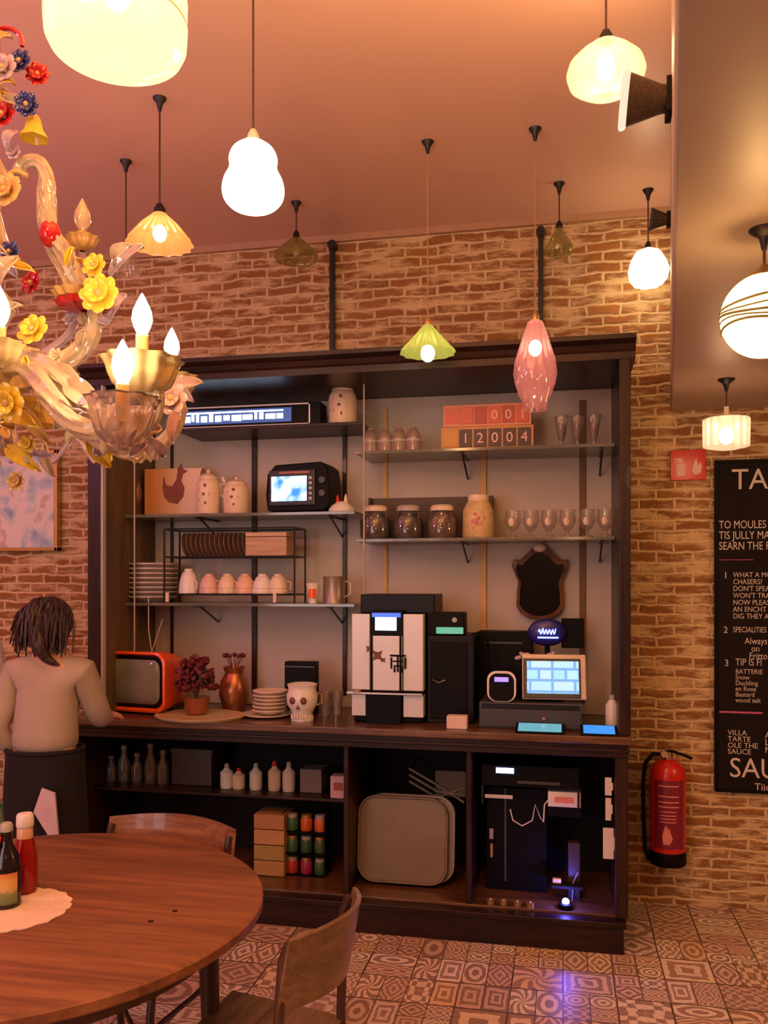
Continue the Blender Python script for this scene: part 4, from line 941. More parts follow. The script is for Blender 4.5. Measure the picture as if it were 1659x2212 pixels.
ck.offset = 0; ck.squash = .6; ck.squash_frequency = 3; ck.inputs['Scale'].default_value = 5; ck.inputs['Color1'].default_value = (.25, .75, .85, 1); ck.inputs['Color2'].default_value = (.62, .85, .92, 1); ck.inputs['Mortar'].default_value = (.2, .45, .85, 1); ck.inputs['Mortar Size'].default_value = .03
t.ln(ck.outputs[0], t.b.inputs['Emission Color']); t.b.inputs['Emission Strength'].default_value = .95; t.b.inputs['Base Color'].default_value = (.02, .02, .02, 1)
MB(Mt).bx(-54 * s, 56 * s, -.009, -.004, -34 * s, 36 * s).build('screen', t.m, g, False)
MB().bx(-.05, .05, .03, .14, 0, 20 * s).bx(-.02, .02, .05, .09, 0, 70 * s).build('stand', M['black'], g, False, .003)
Y = 4.14; s = sc(1182, Y); g = thing('customer_display', 'small oval display glowing blue on a pole behind the till, below the mirror', 'display', P(1182, Y, z))
zc = Zz(1182, 1366, Y) - z
MB().cyl((0, .03, 0), (0, .03, zc), .012, n=12).build('pole', M['black'], g)
MB().ell((0, .0, zc), 42 * s, .03, 30 * s, 24).build('casing', mat('blue_black', (.02, .02, .20), .3), g)
DBL = emis('display_blue', (.25, .35, 1), 4)
MB().tube([((-18 + k) * s, -.031, zc + (2 + 5 * sin(k * .9) * (1 if k % 9 else 1.6)) * s) for k in range(37)], 1.3 * s, 6).build('script_lettering', DBL, g)
MB().bx(-20 * s, 24 * s, -.033, -.029, zc - 12 * s, zc - 9 * s).build('underline', bpy.data.materials['display_blue'], g, False)
MB().bx(30 * s, 78 * s, .02, .05, zc - 34 * s, zc + 30 * s).build('dark_backing', M['black'], g, False, .004)
# dark stand block behind till
s = sc(1085, 4.2); g = thing('receipt_printer', 'tall black receipt printer against the back panel left of the till screen', 'printer', P(1088, 4.2, z))
MB().bx(-56 * s, 62 * s, 0, .14, 0, 186 * s).build('body', M['black'], g, False, .006); MB().bx(-40 * s, 40 * s, -.003, .003, 160 * s, 164 * s).build('paper_slot', M['grey'], g, False)
s = sc(1160, 4.08); g = thing('napkin_bundle', 'crumpled pink and white napkins behind the till screen', 'napkins', P(1150, 4.08, z + 130 * s))
q = MB(); rnd = random.Random(9)
for k in range(9): q.ell(((-30 + 9 * k) * s, rnd.uniform(-.01, .01), (10 + 8 * sin(k)) * s), 9 * s, 8 * s, 5 * s, 10, Matrix.Rotation(rnd.uniform(-1, 1), 4, 'Y'), k=6)
q.build('paper', M['pinkcloth'], g, kind='stuff'); MB().bx(-40 * s, 45 * s, -.02, .03, -130 * s, 3 * s).build('napkin_box', M['black'], g, False, .003)
# card reader ring
Y = 3.93; s = sc(1084, Y); g = thing('contactless_scanner', 'white hooded scanner with a violet light on the cash drawer', 'scanner', P(1084, Y, zd))
loftbox([(-.02, rrect(62 * s, 66 * s, 20 * s, cz=34 * s)), (.05, rrect(56 * s, 60 * s, 18 * s, cz=32 * s))]).build('casing', M['white'], g)
loftbox([(-.024, rrect(52 * s, 58 * s, 17 * s, cz=32 * s)), (-.019, rrect(54 * s, 60 * s, 17 * s, cz=32 * s))]).build('opening', M['black'], g)
MB().bx(-15 * s, 15 * s, -.028, -.02, 44 * s, 54 * s).build('violet_light', emis('violet_light', (.40, .22, 1), 1.5), g, False, .002)
# tablets
for px, wp, lab, em in ((1166, 104, 'tablet with a pale teal screen lying before the cash drawer', (.12, .38, .45)), (1294, 78, 'phone with a bright blue screen lying by the cabinet side', (.03, .28, .95))):
    s = sc(px, 3.83); g = thing('tablet', lab, 'tablet' if wp > 90 else 'phone', P(px, 3.83, z + .002), group='handheld screens on the counter')
    Mt = Matrix.Translation((0, 0, .010)) @ Matrix.Rotation(R(14), 4, 'X')
    MB(Mt).bx(-wp * s / 2, wp * s / 2, -.045, .06, -.004, .006).build('case', M['black'], g, False, .003)
    MB(Mt).bx(-wp * s / 2 + .012, wp * s / 2 - .012, -.036, .052, .0055, .007).build('screen', emis('screen_%d' % px, em, 1.1), g, False)
g, s = jarlike('hand_gel_bottle', 'white plastic bottle standing against the right cabinet side', 'bottle', 1322, 4.0, z, 28, 72, M['white'], [(1e-4, 0), (.95, 0), (1, .04), (1, .68), (.6, .82), (.4, .86), (.4, .9)], [(.45, .88), (.45, 1), (1e-4, 1)], M['lgrey'])

# ---------------------------------------------------------------- inside the lower cabinet
FLZ = .15
cpart('lower_shelf', MB().bx(-2.34, xp1 - .012, 3.98, 4.39, .535, .55), M['dwood'])
ZS = .55
CL = mat('dim_clear_plastic', (.42, .36, .36), .35)
g0 = None
for k, (px, hp, d) in enumerate(((212, 62, 'first from the cabinet side'), (240, 50, 'second from the cabinet side'), (268, 72, 'third from the cabinet side'), (296, 58, 'fourth from the cabinet side'), (325, 78, 'fifth from the cabinet side'), (352, 66, 'last, beside the dark box'))):
    s = sc(px, 4.12); lab = f'dim glass carafe on the lower left cabinet shelf, {d}'
    if g0 is None:
        g0 = thing('glass_carafe', lab, 'carafe', P(px, 4.12, ZS), group='carafes in the lower cabinet'); MB().lathe([(1e-4, 0), (12 * s, 0), (13 * s, 34 * s), (6 * s, 50 * s), (5 * s, 60 * s), (7 * s, 64 * s)], 18).build('glass', M['glass'], g0)
        MB().lathe([(5.5 * s, 60 * s), (7 * s, 62 * s), (5 * s, 68 * s), (1e-4, 69 * s)], 12).build('stopper', CL, g0)
    else: dup(g0, P(px, 4.12, ZS), lab, s=(1, 1, hp / 64))
s = sc(420, 4.15); g = thing('storage_box', 'dark grey storage box in the lower cabinet above the nearest chair', 'box', P(422, 4.15, ZS))
MB().bx(-46 * s, 46 * s, -.05, .15, 0, 72 * s).build('box', mat('dark_grey_box', (.05, .045, .05), .5), g, False, .006); MB().bx(-48 * s, 48 * s, -.052, .152, 68 * s, 78 * s).build('lid', M['grey'], g, False, .004)
for k, (px, hp, m, d) in enumerate(((490, 50, 'white', 'leftmost and leaning'), (516, 42, 'cream', 'second from the left'), (553, 54, 'white', 'third from the left'), (593, 60, 'cream', 'second from the right'), (624, 60, 'white', 'rightmost'))):
    s = sc(px, 4.1); g = thing('white_bottle', f'white squeeze bottle in the lower cabinet, {d} of the five', 'bottle', P(px, 4.1, ZS), group='white bottles in the lower cabinet')
    MB().lathe([(1e-4, 0), (13 * s, 0), (14 * s, 4 * s), (14 * s, hp * .68 * s), (6 * s, hp * .82 * s), (4 * s, hp * s), (1e-4, hp * s)], 18).build('body', M[m], g)
    MB().lathe([(5 * s, hp * .84 * s), (6 * s, hp * .9 * s), (4 * s, hp * 1.04 * s), (1e-4, hp * 1.05 * s)], 12).build('cap', M['red'] if k % 2 else M['lgrey'], g)
s = sc(676, 4.12); g = MB().bx(-24 * s, 24 * s, -.04, .08, 0, 50 * s).build('grey_carton', mat('dull_grey_carton', (.22, .20, .19), .7), None, False, .003); tag(g, 'grey carton in the lower cabinet right of the white bottles', 'carton', None, P(676, 4.12, ZS))
s = sc(733, 4.0); g = thing('label_box', 'small pale box with a red mark beside the cabinet partition', 'box', P(733, 4.02, ZS)); MB().bx(-18 * s, 18 * s, -.02, .05, 0, 48 * s).build('box', M['pinkcloth'], g, False, .003)
MB().bx(-10 * s, 10 * s, -.023, -.019, 18 * s, 34 * s).build('red_mark', mat('dull_red', (.35, .10, .10), .6), g, False)
# food boxes & jars on the bottom board
nmr = ['lowest', 'second from below', 'third from below', 'uppermost']
for k in range(4):
    s = sc(588, 4.05); g = MB().bx(-34 * s, 34 * s, -.05, .1, 0, 31 * s).build('cardboard_box', mat('box_%d' % k, ((.50, .30, .13), (.42, .32, .12), (.55, .33, .16), (.45, .24, .12))[k], .7), None, False, .003)
    tag(g, f'flat brown cardboard box in the stack on the cabinet floor, {nmr[k]}', 'box', 'stacked cardboard boxes', P(588, 4.05, FLZ + .002 + k * 33 * s))
JC = [(.50, .05, .03), (.60, .12, .03), (.42, .04, .03), (.55, .20, .05), (.36, .03, .10), (.62, .16, .05), (.05, .16, .07), (.04, .12, .06), (.06, .14, .05)]
s = sc(660, 4.08); jz = [FLZ, FLZ + 46 * s, FLZ + 92 * s]
g = thing('jar_crate', 'dark crate of three shelves holding preserve jars in the lower cabinet', 'crate', P(662, 4.08, FLZ)); q = MB()
for h in (0, 46 * s, 92 * s): q.bx(-46 * s, 46 * s, -.05, .08, h, h + .006)
q.bx(-48 * s, -46 * s, -.05, .08, 0, 132 * s).bx(46 * s, 48 * s, -.05, .08, 0, 132 * s); q.build('rack', M['black'], g, False)
for r_ in range(3):
    for c_ in range(3):
        px = 632 + 30 * c_; lab = 'preserve jar in the dark crate, ' + ['bottom', 'middle', 'top'][r_] + ' row, ' + ['left', 'centre', 'right'][c_]
        i = r_ * 3 + c_; g = thing('preserve_jar', lab, 'jar', P(px, 4.07, jz[r_] + .007), group='preserve jars in the dark crate')
        MB().lathe([(1e-4, 0), (12 * s, 0), (13 * s, 3 * s), (13 * s, 24 * s), (10 * s, 28 * s)], 16).build('body', mat('jar_%d' % i, JC[(i * 4) % 9 if r_ != 1 else 6 + c_], .3), g)
        MB().lathe([(11 * s, 27 * s), (11.5 * s, 29 * s), (11 * s, 34 * s), (1e-4, 35 * s)], 16).build('lid', M['brass'] if (i % 2) else M['lgrey'], g)
# big serving tray leaning
Y = 4.0; s = sc(868, Y); g = thing('serving_tray', 'large grey-brown round-cornered tray leaning upright in the lower cabinet', 'tray', P(868, Y, FLZ + .012))
Mt = Matrix.Rotation(R(-6), 4, 'X')
wt_, ht_ = 200 * s, 186 * s
def tray(yo, k, m, nme, par):
    o = loftbox([(yo, rrect(wt_ * k, ht_ * k, 40 * s, cz=ht_ / 2)), (yo - .016, rrect(wt_ * k * .985, ht_ * k * .985, 38 * s, cz=ht_ / 2)), (yo - .016, rrect(wt_ * k * .955, ht_ * k * .955, 34 * s, cz=ht_ / 2)), (yo - .004, rrect(wt_ * k * .93, ht_ * k * .93, 32 * s, cz=ht_ / 2))])
    o.v = [Mt @ p for p in o.v]; return o.build(nme, m, par)
tray(0, 1, M['tray'], 'tray', g)
g2 = thing('serving_tray', 'second steel tray standing directly behind the large tray, its edge showing', 'tray', P(884, Y + .04, FLZ + .012)); tray(0, 1, M['lgrey'], 'tray', g2)
s = sc(945, 4.1); g = thing('folded_stand', 'folded grey metal stand resting above the large tray', 'stand', P(945, 4.12, Zz(945, 1740, 4.12)))
for k in range(3): MB().tube([(-62 * s, 0, (78 - 14 * k) * s), (0, -.01, (46 - 14 * k) * s), (58 * s, 0, (10 + 16 * k) * s)], .007, 8).build('arm', mat('dull_steel', (.28, .26, .22), .35, .6), g)
MB().bx(-5 * s, 62 * s, 0, .02, 20 * s, 76 * s).build('plate', mat('dull_plate', (.10, .09, .08), .5), g, False, .003)
MB().cyl((-62 * s, 0, 78 * s), (-62 * s, .26, 78 * s), .006, n=8).build('hook_rod', M['blackm'], g)

# equipment bay
bx0 = X(1024, 3.95)
s = sc(1170, 3.97)
def bay(name, lab, cat, px, py, Y): return thing(name, lab, cat, P(px, Y, Zz(px, py, Y)))
g = thing('computer_case', 'black computer case standing on the floor of the equipment bay', 'computer', P(1120, 4.05, FLZ)); s = sc(1120, 4.05)
MB().bx(-70 * s, 60 * s, 0, .28, 0, 222 * s).build('case', M['black'], g, False, .004)
MB().bx(-30 * s, -26 * s, -.004, .0, 20 * s, 220 * s).build('seam', M['grey'], g, False)
MB().bx(-62 * s, -54 * s, -.008, .001, 110 * s, 132 * s).build('label_sticker', M['lgrey'], g, False); MB().bx(-60 * s, -55 * s, -.008, .001, 70 * s, 100 * s).build('small_sticker', M['brass'], g, False)
g2 = thing('receiver_box', 'flat black receiver with a bright blue bar display under the counter', 'receiver', P(1118, 3.94, Zz(1118, 1700, 3.94))); s = sc(1118, 3.94)
MB().bx(-78 * s, 130 * s, 0, .24, 0, 46 * s).build('case', M['black'], g2, False, .004)
MB().bx(-46 * s, -8 * s, -.006, .001, 29 * s, 40 * s).build('blue_display', emis('blue_bar', (.35, .45, 1), 9), g2, False)
MB().bx(-70 * s, -10 * s, -.010, -.002, -26 * s, -18 * s).build('silver_edge', M['silver'], g2, False, .002)
MB().bx(0, 90 * s, -.006, .001, 8 * s, 14 * s).build('grey_edge', M['grey'], g2, False)
MB().bx(-78 * s, -74 * s, 0, .24, -40 * s, 0).bx(126 * s, 130 * s, 0, .24, -40 * s, 0).build('hanger', M['blackm'], g2, False)
g = thing('router_box', 'black box carrying a white and pink label plate in the equipment bay', 'box', P(1218, 3.97, Zz(1218, 1765, 3.97))); s = sc(1218, 3.97)
MB().bx(-36 * s, 38 * s, 0, .12, 0, 24 * s).build('box', M['black'], g, False, .003); MB().bx(-34 * s, 36 * s, -.008, .10, 22 * s, 55 * s).build('label_plate', M['white'], g, False, .003)
MB().bx(-20 * s, 20 * s, -.011, -.007, 32 * s, 44 * s).build('red_print', mat('salmon_print', (.75, .25, .2), .6), g, False)
g = MB().tube([P3(at(1102, 1748, 3.93)), P3(at(1108, 1772, 3.93)), P3(at(1128, 1784, 3.93)), P3(at(1150, 1772, 3.93)), P3(at(1156, 1738, 3.93)), P3(at(1168, 1768, 3.93)), P3(at(1174, 1776, 3.93)), P3(at(1176, 1738, 3.94)), P3(at(1186, 1726, 3.96))], .003, 8).build('white_cable', M['white'], None); tag(g, 'thin white cable looping left of the labelled box', 'cable')
g = thing('power_adapter', 'slim brown device standing upright at the back of the equipment bay', 'adapter', P(1240, 4.0, FLZ)); s = sc(1240, 4.0)
MB().bx(-13 * s, 13 * s, 0, .05, 0, 120 * s).build('body', mat('dark_brown', (.05, .03, .025), .4), g, False, .004)
MB().tube([(0, 0, 0), (-4 * s, -.02, -.0), (-2 * s, -.03, 40 * s), (8 * s, -.01, 60 * s)], .003, 6).build('cord', M['lgrey'], g)
g = thing('blue_indicator', 'small puck glowing bright blue on the equipment bay floor', 'indicator lamp', P(1222, 3.88, FLZ)); s = sc(1222, 3.88)
MB().lathe([(1e-4, 0), (16 * s, 0), (15 * s, 10 * s), (1e-4, 12 * s)], 18).build('puck', M['black'], g); MB().ell((0, 0, 14 * s), 8 * s, n=16).build('bulb', emis('blue_led', (.16, .24, 1), 14), g)
point('blue_glow', g, (0, -.02, 24 * s), .9, (.12, .10, 1), .01)
for k, (py, hp, wp, d) in enumerate(((1718, 38, 14, 'uppermost'), (1772, 48, 12, 'middle'), (1855, 66, 22, 'lowest and widest'))):
    px = 1314; s = sc(px, 3.9); g = MB().bx(-wp * s / 2, wp * s / 2, -.004, .004, 0, hp * s).bx(wp * s / 2 - .002, wp * s / 2 + .006, -.004, .02, hp * s * .3, hp * s * .7).build('paper_label', M['white'], None, False, .001)
    tag(g, f'pale paper label fixed on the right bay wall, {d}', 'label', 'labels on the right bay wall', P(px, 3.87, Zz(px, py, 3.87)))
for k, px in enumerate((1060, 1088, 1118, 1146)):
    s = sc(px, 3.86); g = thing('tea_light', 'tiny brass tea light on the bay floor edge, ' + ['first from the large tray', 'second from the large tray', 'third from the large tray', 'fourth, nearest the blue glow'][k], 'candle', P(px, 3.87, FLZ), group='tea lights in the bay')
    MB().lathe([(1e-4, 0), (8 * s, 0), (8.5 * s, 9 * s), (7 * s, 9 * s), (1e-4, 6 * s)], 14).build('cup', M['brass'], g); MB().ell((0, 0, 8 * s), 2.5 * s, n=8, k=5).build('wick', M['cream'], g)
s = sc(1203, 3.95); g = MB().bx(-9 * s, 9 * s, -.01, .01, 0, 10 * s).build('yellow_tag', mat('yellow_tag', (.8, .6, .2), .5), None, False, .002); tag(g, 'small yellow tag behind the blue glowing puck', 'tag', None, P(1203, 3.96, Zz(1203, 1907, 3.96)))
cpart('lower_shelf', MB().bx(X(1190, 3.96), X(1260, 3.96), 3.93, 4.0, Zz(1203, 1915, 3.96), Zz(1203, 1908, 3.96)), M['dark'])

# ---------------------------------------------------------------- table and chairs
def cw(Xc, Zc): return (Xc * CS - Zc * SN, Xc * SN + Zc * CS)
TX, TY = cw(-.96, 2.26); TR = .635; TH_ = .75
tb = thing('round_table', 'large round wooden dining table with a worn reddish brown top', 'table', (TX, TY, 0))
MB().lathe([(1e-4, TH_), (TR - .008, TH_), (TR, TH_ - .006), (TR, TH_ - .026), (TR - .01, TH_ - .034), (1e-4, TH_ - .034)], 96).build('tabletop', M['table'], tb)
MB().lathe([(TR - .10, TH_ - .034), (TR - .10, TH_ - .10), (TR - .13, TH_ - .10), (TR - .13, TH_ - .034)], 64).build('apron', M['tableb'], tb)
for a in (-62, 20, 110, 200):
    c = Vector((cos(R(a)), sin(R(a)), 0)) * (TR - .15)
    MB().tube([c + Vector((0, 0, TH_ - .035)), c * 1.02 + Vector((0, 0, .35)), c * 1.05], [.030, .024, .018], 12).build('leg', M['tableb'], tb)
kn = MB()
for px, py in ((378, 1968), (326, 1990)):
    D_ = (CAMZ - TH_) * F / (py - HZ); q = cp(px, py, D_); kn.lathe([(1e-4, .0006), (.007, .0005), (.008, 0)], 12, (q[0] - TX, q[1] - TY, TH_))
kn.build('knot', mat('dark_knot', (.05, .014, .006), .9, Specular_IOR_Level=.05), tb)

def chair(label, loc, rz, bm, hh=.80, wd=.40, curve=.07, group='dining chairs'):
    """front towards +y (faces the table); backrest at -y"""
    t = thing('dining_chair', label, 'chair', loc, rz, group=group)
    MB().sheet(lambda u, v: ((u - .5) * (.37 + .02 * v), -.19 + .35 * v, .435 - .012 * sin(PI * u) - .02 * max(0, .15 - v)), 12, 12, .014).build('seat', bm, t)
    MB().sheet(lambda u, v: ((u - .5) * wd, -.20 - curve * (1 - (2 * u - 1) ** 2) - .035 * v + .01, (hh - .17) + (.17 + .012 * sin(PI * u)) * v), 20, 8, .012).build('backrest', bm, t)
    for sx in (-1, 1):
        MB().tube([(sx * .19, -.22, 0), (sx * .185, -.19, .25), (sx * .18, -.185, .45), (sx * (wd / 2 - .015), -.20, hh - .06), (sx * (wd / 2 - .015), -.215, hh - .02)], .0125, 10).build('leg', M['tableb'], t)
        MB().tube([(sx * .19, .20, 0), (sx * .175, .16, .25), (sx * .165, .12, .42)], .0125, 10).build('leg', M['tableb'], t)
        MB().tube([(sx * .185, -.195, .30), (sx * .18, .17, .30)], .008, 8).build('side_rail', M['tableb'], t)
    MB().box((0, -.17, .408), (.36, .02, .035)).box((0, .12, .408), (.34, .02, .035)).build('seat_frame', M['tableb'], t, False)
    MB().tube([(-.18, .16, .18), (0, -.02, .19), (.185, -.195, .18)], .008, 8).build('stretcher', M['tableb'], t)
    return t
def place(p_left, p_right):
    """backrest ends (camera X,Z) -> chair pose with its back there, facing the table centre"""
    a = Vector(cw(*p_left)); b = Vector(cw(*p_right)); m = (a + b) / 2; d = (b - a).normalized(); nrm = Vector((-d[1], d[0]))
    if nrm.dot(Vector((TX, TY)) - m) < 0: nrm = -nrm
    return m, math.atan2(nrm[1], nrm[0]) - PI / 2, (b - a).length
m_, rz, L = place((-.95, 2.96), (-.49, 2.80))
f_ = Vector((-sin(rz), cos(rz)))
chair('wooden chair with a reddish curved backrest tucked behind the round table', (m_[0] + f_[0] * .22, m_[1] + f_[1] * .22, 0), rz, M['chairw'], .785, max(.40, L))
m_, rz, L = place((-.215, 1.94), (-.085, 2.26))
f_ = Vector((-sin(rz), cos(rz)))
chair('brown plywood chair at the right of the round table, its back to the camera', (m_[0] + f_[0] * .22, m_[1] + f_[1] * .22, 0), rz, M['ply'], .79, max(.36, L))

# doily and bottles
D_ = (CAMZ - TH_) * F / (1960 - HZ); q = cp(20, 1960, D_ - .02)
g = MB(); npt = 72
g.lathe([(1e-4, .0035), (.135, .0035), (.148, .004), (.148, .001), (1e-4, .0005)], npt, rf=lambda a, z: 1 + .045 * abs(cos(9 * a)) + .01 * sin(31 * a)).build('paper_doily', M['doily'], None)
dl = bpy.data.objects['paper_doily']; tag(dl, 'scalloped cream paper doily under the sauce bottles on the table', 'doily', None, (q[0], q[1], TH_))
zt0 = TH_ + .0045
def onTable(px, py): D_ = (CAMZ - zt0) * F / (py - HZ); return cp(px, py, D_), D_ / F
p_, s = onTable(54, 1925)
g = thing('ketchup_bottle', 'red ketchup bottle with a white cap on the doily', 'bottle', (p_[0], p_[1], zt0))
RK = mat('ketchup_red', (.30, .008, .008), .12, var=.1)
k_ = s * 160 / 158
MB().lathe([(1e-4, 0), (22 * s, 0), (25 * s, 5 * s), (26 * s, 60 * s), (24 * s, 85 * s), (19 * s, 108 * s), (17 * s, 116 * s)], 28, rf=lambda a, z: 1 + .02 * cos(8 * a)).build('body', RK, g)
MB().lathe([(17 * s, 116 * s), (16.5 * s, 140 * s), (15 * s, 142 * s)], 24).build('neck', mat('pale_neck', (.72, .42, .30), .2), g)
MB().lathe([(18 * s, 141 * s), (18.5 * s, 143 * s), (18 * s, 164 * s), (15 * s, 168 * s), (1e-4, 168 * s)], 24, rf=lambda a, z: 1 + .02 * cos(20 * a)).build('cap', M['white'], g)
MB().sheet(lambda u, v: (26.4 * s * cos(R(-150 + 70 * u)), 26.4 * s * sin(R(-150 + 70 * u)), (16 + 54 * v) * s), 12, 1, .0008).build('label_sheet', mat('pale_label', (.55, .34, .30), .4), g)
p_, s = onTable(14, 1955)
g = thing('sauce_bottle', 'dark sauce bottle with a yellow and green label at the table\'s left edge', 'bottle', (p_[0], p_[1], zt0))
MB().lathe([(1e-4, 0), (26 * s, 0), (30 * s, 4 * s), (30 * s, 84 * s), (25 * s, 108 * s), (13 * s, 132 * s), (11 * s, 158 * s), (12 * s, 160 * s)], 28).build('body', mat('dark_sauce_glass', (.018, .010, .012), .08), g)
MB().lathe([(13 * s, 160 * s), (13.5 * s, 172 * s), (10 * s, 178 * s), (1e-4, 178 * s)], 20).build('cap', M['lgrey'], g)
t = NT('sauce_label'); co = t.coord(); sp = t.new('ShaderNodeSeparateXYZ'); t.ln(co, sp.inputs[0]); mr = t.new('ShaderNodeMapRange'); t.ln(sp.outputs[2], mr.inputs[0]); mr.inputs[1].default_value = 10 * s; mr.inputs[2].default_value = 76 * s
rp = t.new('ShaderNodeValToRGB'); nz = t.noise(co, 160, 2); t.ln(t.math('ADD', mr.outputs[0], t.math('MULTIPLY_ADD', nz.outputs[0], .3, -.15)), rp.inputs[0]); e = rp.color_ramp
e.elements[0].color = (.10, .16, .05, 1); e.elements[1].color = (.62, .20, .04, 1)
for q, c in ((.35, (.22, .26, .08, 1)), (.45, (.6, .42, .14, 1)), (.75, (.68, .42, .12, 1))): el = e.elements.new(q); el.color = c
t.ln(rp.outputs[0], t.b.inputs['Base Color'])
MB().sheet(lambda u, v: (30.5 * s * cos(R(-170 + 160 * u)), 30.5 * s * sin(R(-170 + 160 * u)), (10 + 66 * v) * s), 20, 1, .0008).build('label_sheet', t.m, g)
MB().sheet(lambda u, v: (14 * s * cos(R(-190 + 90 * u)) * (1 + .5 * (1 - v)), 14 * s * sin(R(-190 + 90 * u)) * (1 + .5 * (1 - v)), (126 + 26 * v) * s), 8, 2, .0008).build('neck_label', M['red'], g)
p_, s = onTable(-2, 1915)
g = thing('vinegar_bottle', 'slim pale green bottle behind the dark sauce bottle', 'bottle', (p_[0], p_[1], zt0))
MB().lathe([(1e-4, 0), (20 * s, 0), (22 * s, 4 * s), (22 * s, 100 * s), (14 * s, 125 * s), (9 * s, 150 * s), (8 * s, 172 * s)], 22, (0, 0, 0)).build('body', thin_glass('green_bottle_glass', (.25, .40, .25), .4), g)
MB().lathe([(9 * s, 170 * s), (10 * s, 180 * s), (1e-4, 182 * s)], 16).build('cap', M['green'], g)

# ---------------------------------------------------------------- chandelier
CD = 1.9
ch = thing('glass_chandelier', 'large flowered Venetian glass chandelier with lit candle bulbs hanging at the left edge', 'chandelier', cp(-15, 700, CD))
C0 = Vector(ch.location); sD = CD / F
def L_(px, py, d=0): return Vector(cp(px, py, CD + d)) - C0
def glassm(name, col, trans=.35, rough=.12, em=0):
    t = NT(name); nz = t.noise(t.coord(), 60, 3); t.ln(t.mix(nz.outputs[0], tuple(q * .75 for q in col), tuple(min(1, q * 1.15) for q in col)), t.b.inputs['Base Color'])
    t.b.inputs['Roughness'].default_value = rough; t.b.inputs['Transmission Weight'].default_value = trans; t.b.inputs['IOR'].default_value = 1.35
    t.b.inputs['Coat Weight'].default_value = .6; t.b.inputs['Coat Roughness'].default_value = .08
    t.b.inputs['Subsurface Weight'].default_value = .0
    return t.m
G_CL = glassm('peach_crystal', (1, .76, .54), .52, .10); G_Y = glassm('yellow_glass', (.95, .62, .06), .15); G_R = glassm('ruby_glass', (.55, .015, .02), .2)
G_B = glassm('cobalt_glass', (.03, .04, .22), .25); G_P = glassm('lilac_glass', (.78, .62, .80), .45); G_G = glassm('gold_glass', (.85, .55, .2), .3); G_O = glassm('amber_cup_glass', (1, .74, .34), .4); G_PK = glassm('pink_glass', (.95, .60, .55), .35)
# stem and body
zt_c = HC - C0[2]
MB().tube([(0, 0, 650 * sD), (0, 0, zt_c - .02)], .006, 8).build('chain', M['brass'], ch)
MB().lathe([(1e-4, zt_c - .06), (.03, zt_c - .05), (.05, zt_c)], 20).build('ceiling_rose', M['brass'], ch)
bp = [(1e-4, -330), (10, -322), (16, -300), (8, -270), (20, -240), (40, -215), (22, -190), (14, -170), (30, -150), (60, -130), (78, -105), (72, -70), (40, -50), (22, -30), (28, 0), (44, 30), (34, 60), (16, 80), (22, 130), (34, 170), (22, 210), (14, 250), (30, 290), (34, 320), (14, 360), (12, 420), (24, 470), (14, 520), (10, 600), (8, 655)]
MB().lathe([(r * sD, z * sD) for r, z in bp], 36, rf=lambda a, z: 1 + .05 * cos(12 * a)).build('stem', G_CL, ch)
MB().lathe([(20 * sD, -150 * sD), (70 * sD, -140 * sD), (98 * sD, -100 * sD), (106 * sD, -60 * sD), (100 * sD, -58 * sD), (86 * sD, -92 * sD), (50 * sD, -126 * sD), (16 * sD, -130 * sD)], 40, rf=lambda a, z: 1 + .06 * cos(14 * a)).build('bowl', G_O, ch)
MB().lathe([(30 * sD, -190 * sD), (88 * sD, -186 * sD), (104 * sD, -172 * sD), (96 * sD, -162 * sD), (30 * sD, -170 * sD)], 36, rf=lambda a, z: 1 + .05 * cos(18 * a)).build('collar', G_Y, ch)
def flower(c, r, m, nrm=(0, -1, .15), npet=7, core=None):
    q = Vector(nrm).normalized().to_track_quat('Z', 'Y').to_matrix().to_4x4(); Mx = Matrix.Translation(c) @ q
    b = MB(Mx)
    for ring, (rr, tilt, sz) in enumerate(((.62, .30, .52), (.36, .75, .40))):
        for k in range(npet):
            a = 2 * PI * (k + .5 * ring) / npet
            b.ell((r * rr * cos(a), r * rr * sin(a), r * (.1 + .25 * ring)), r * sz, r * sz * .8, r * .10, 10, Matrix.Rotation(a, 4, 'Z') @ Matrix.Rotation(-tilt, 4, 'Y'), k=6)
    f = b.build('flower', m, ch); MB(Mx).ell((0, 0, r * .28), r * .24, r * .24, r * .2, 10, k=6).build('flower_centre', core or G_G, f); return f
def leaf(p0, p1, wd, m, bend=.02, nm='leaf'):
    p0 = Vector(p0); p1 = Vector(p1); d = p1 - p0; side = d.cross(Vector((SN * .5, -CS, .2))).normalized(); out = side.cross(d).normalized()
    return MB().sheet(lambda u, v: p0 + d * u + side * ((v - .5) * wd * (sin(PI * min(1, u * .93 + .05)) ** .7)) + out * (bend * sin(PI * u) + .012 * abs(v - .5) * 2), 12, 6, .003).build(nm, m, ch)
BULBC = emis('candle_bulb_lit', (1, .82, .58), 10); BULBD = emis('candle_bulb_dim', (1, .85, .55), 2.2)
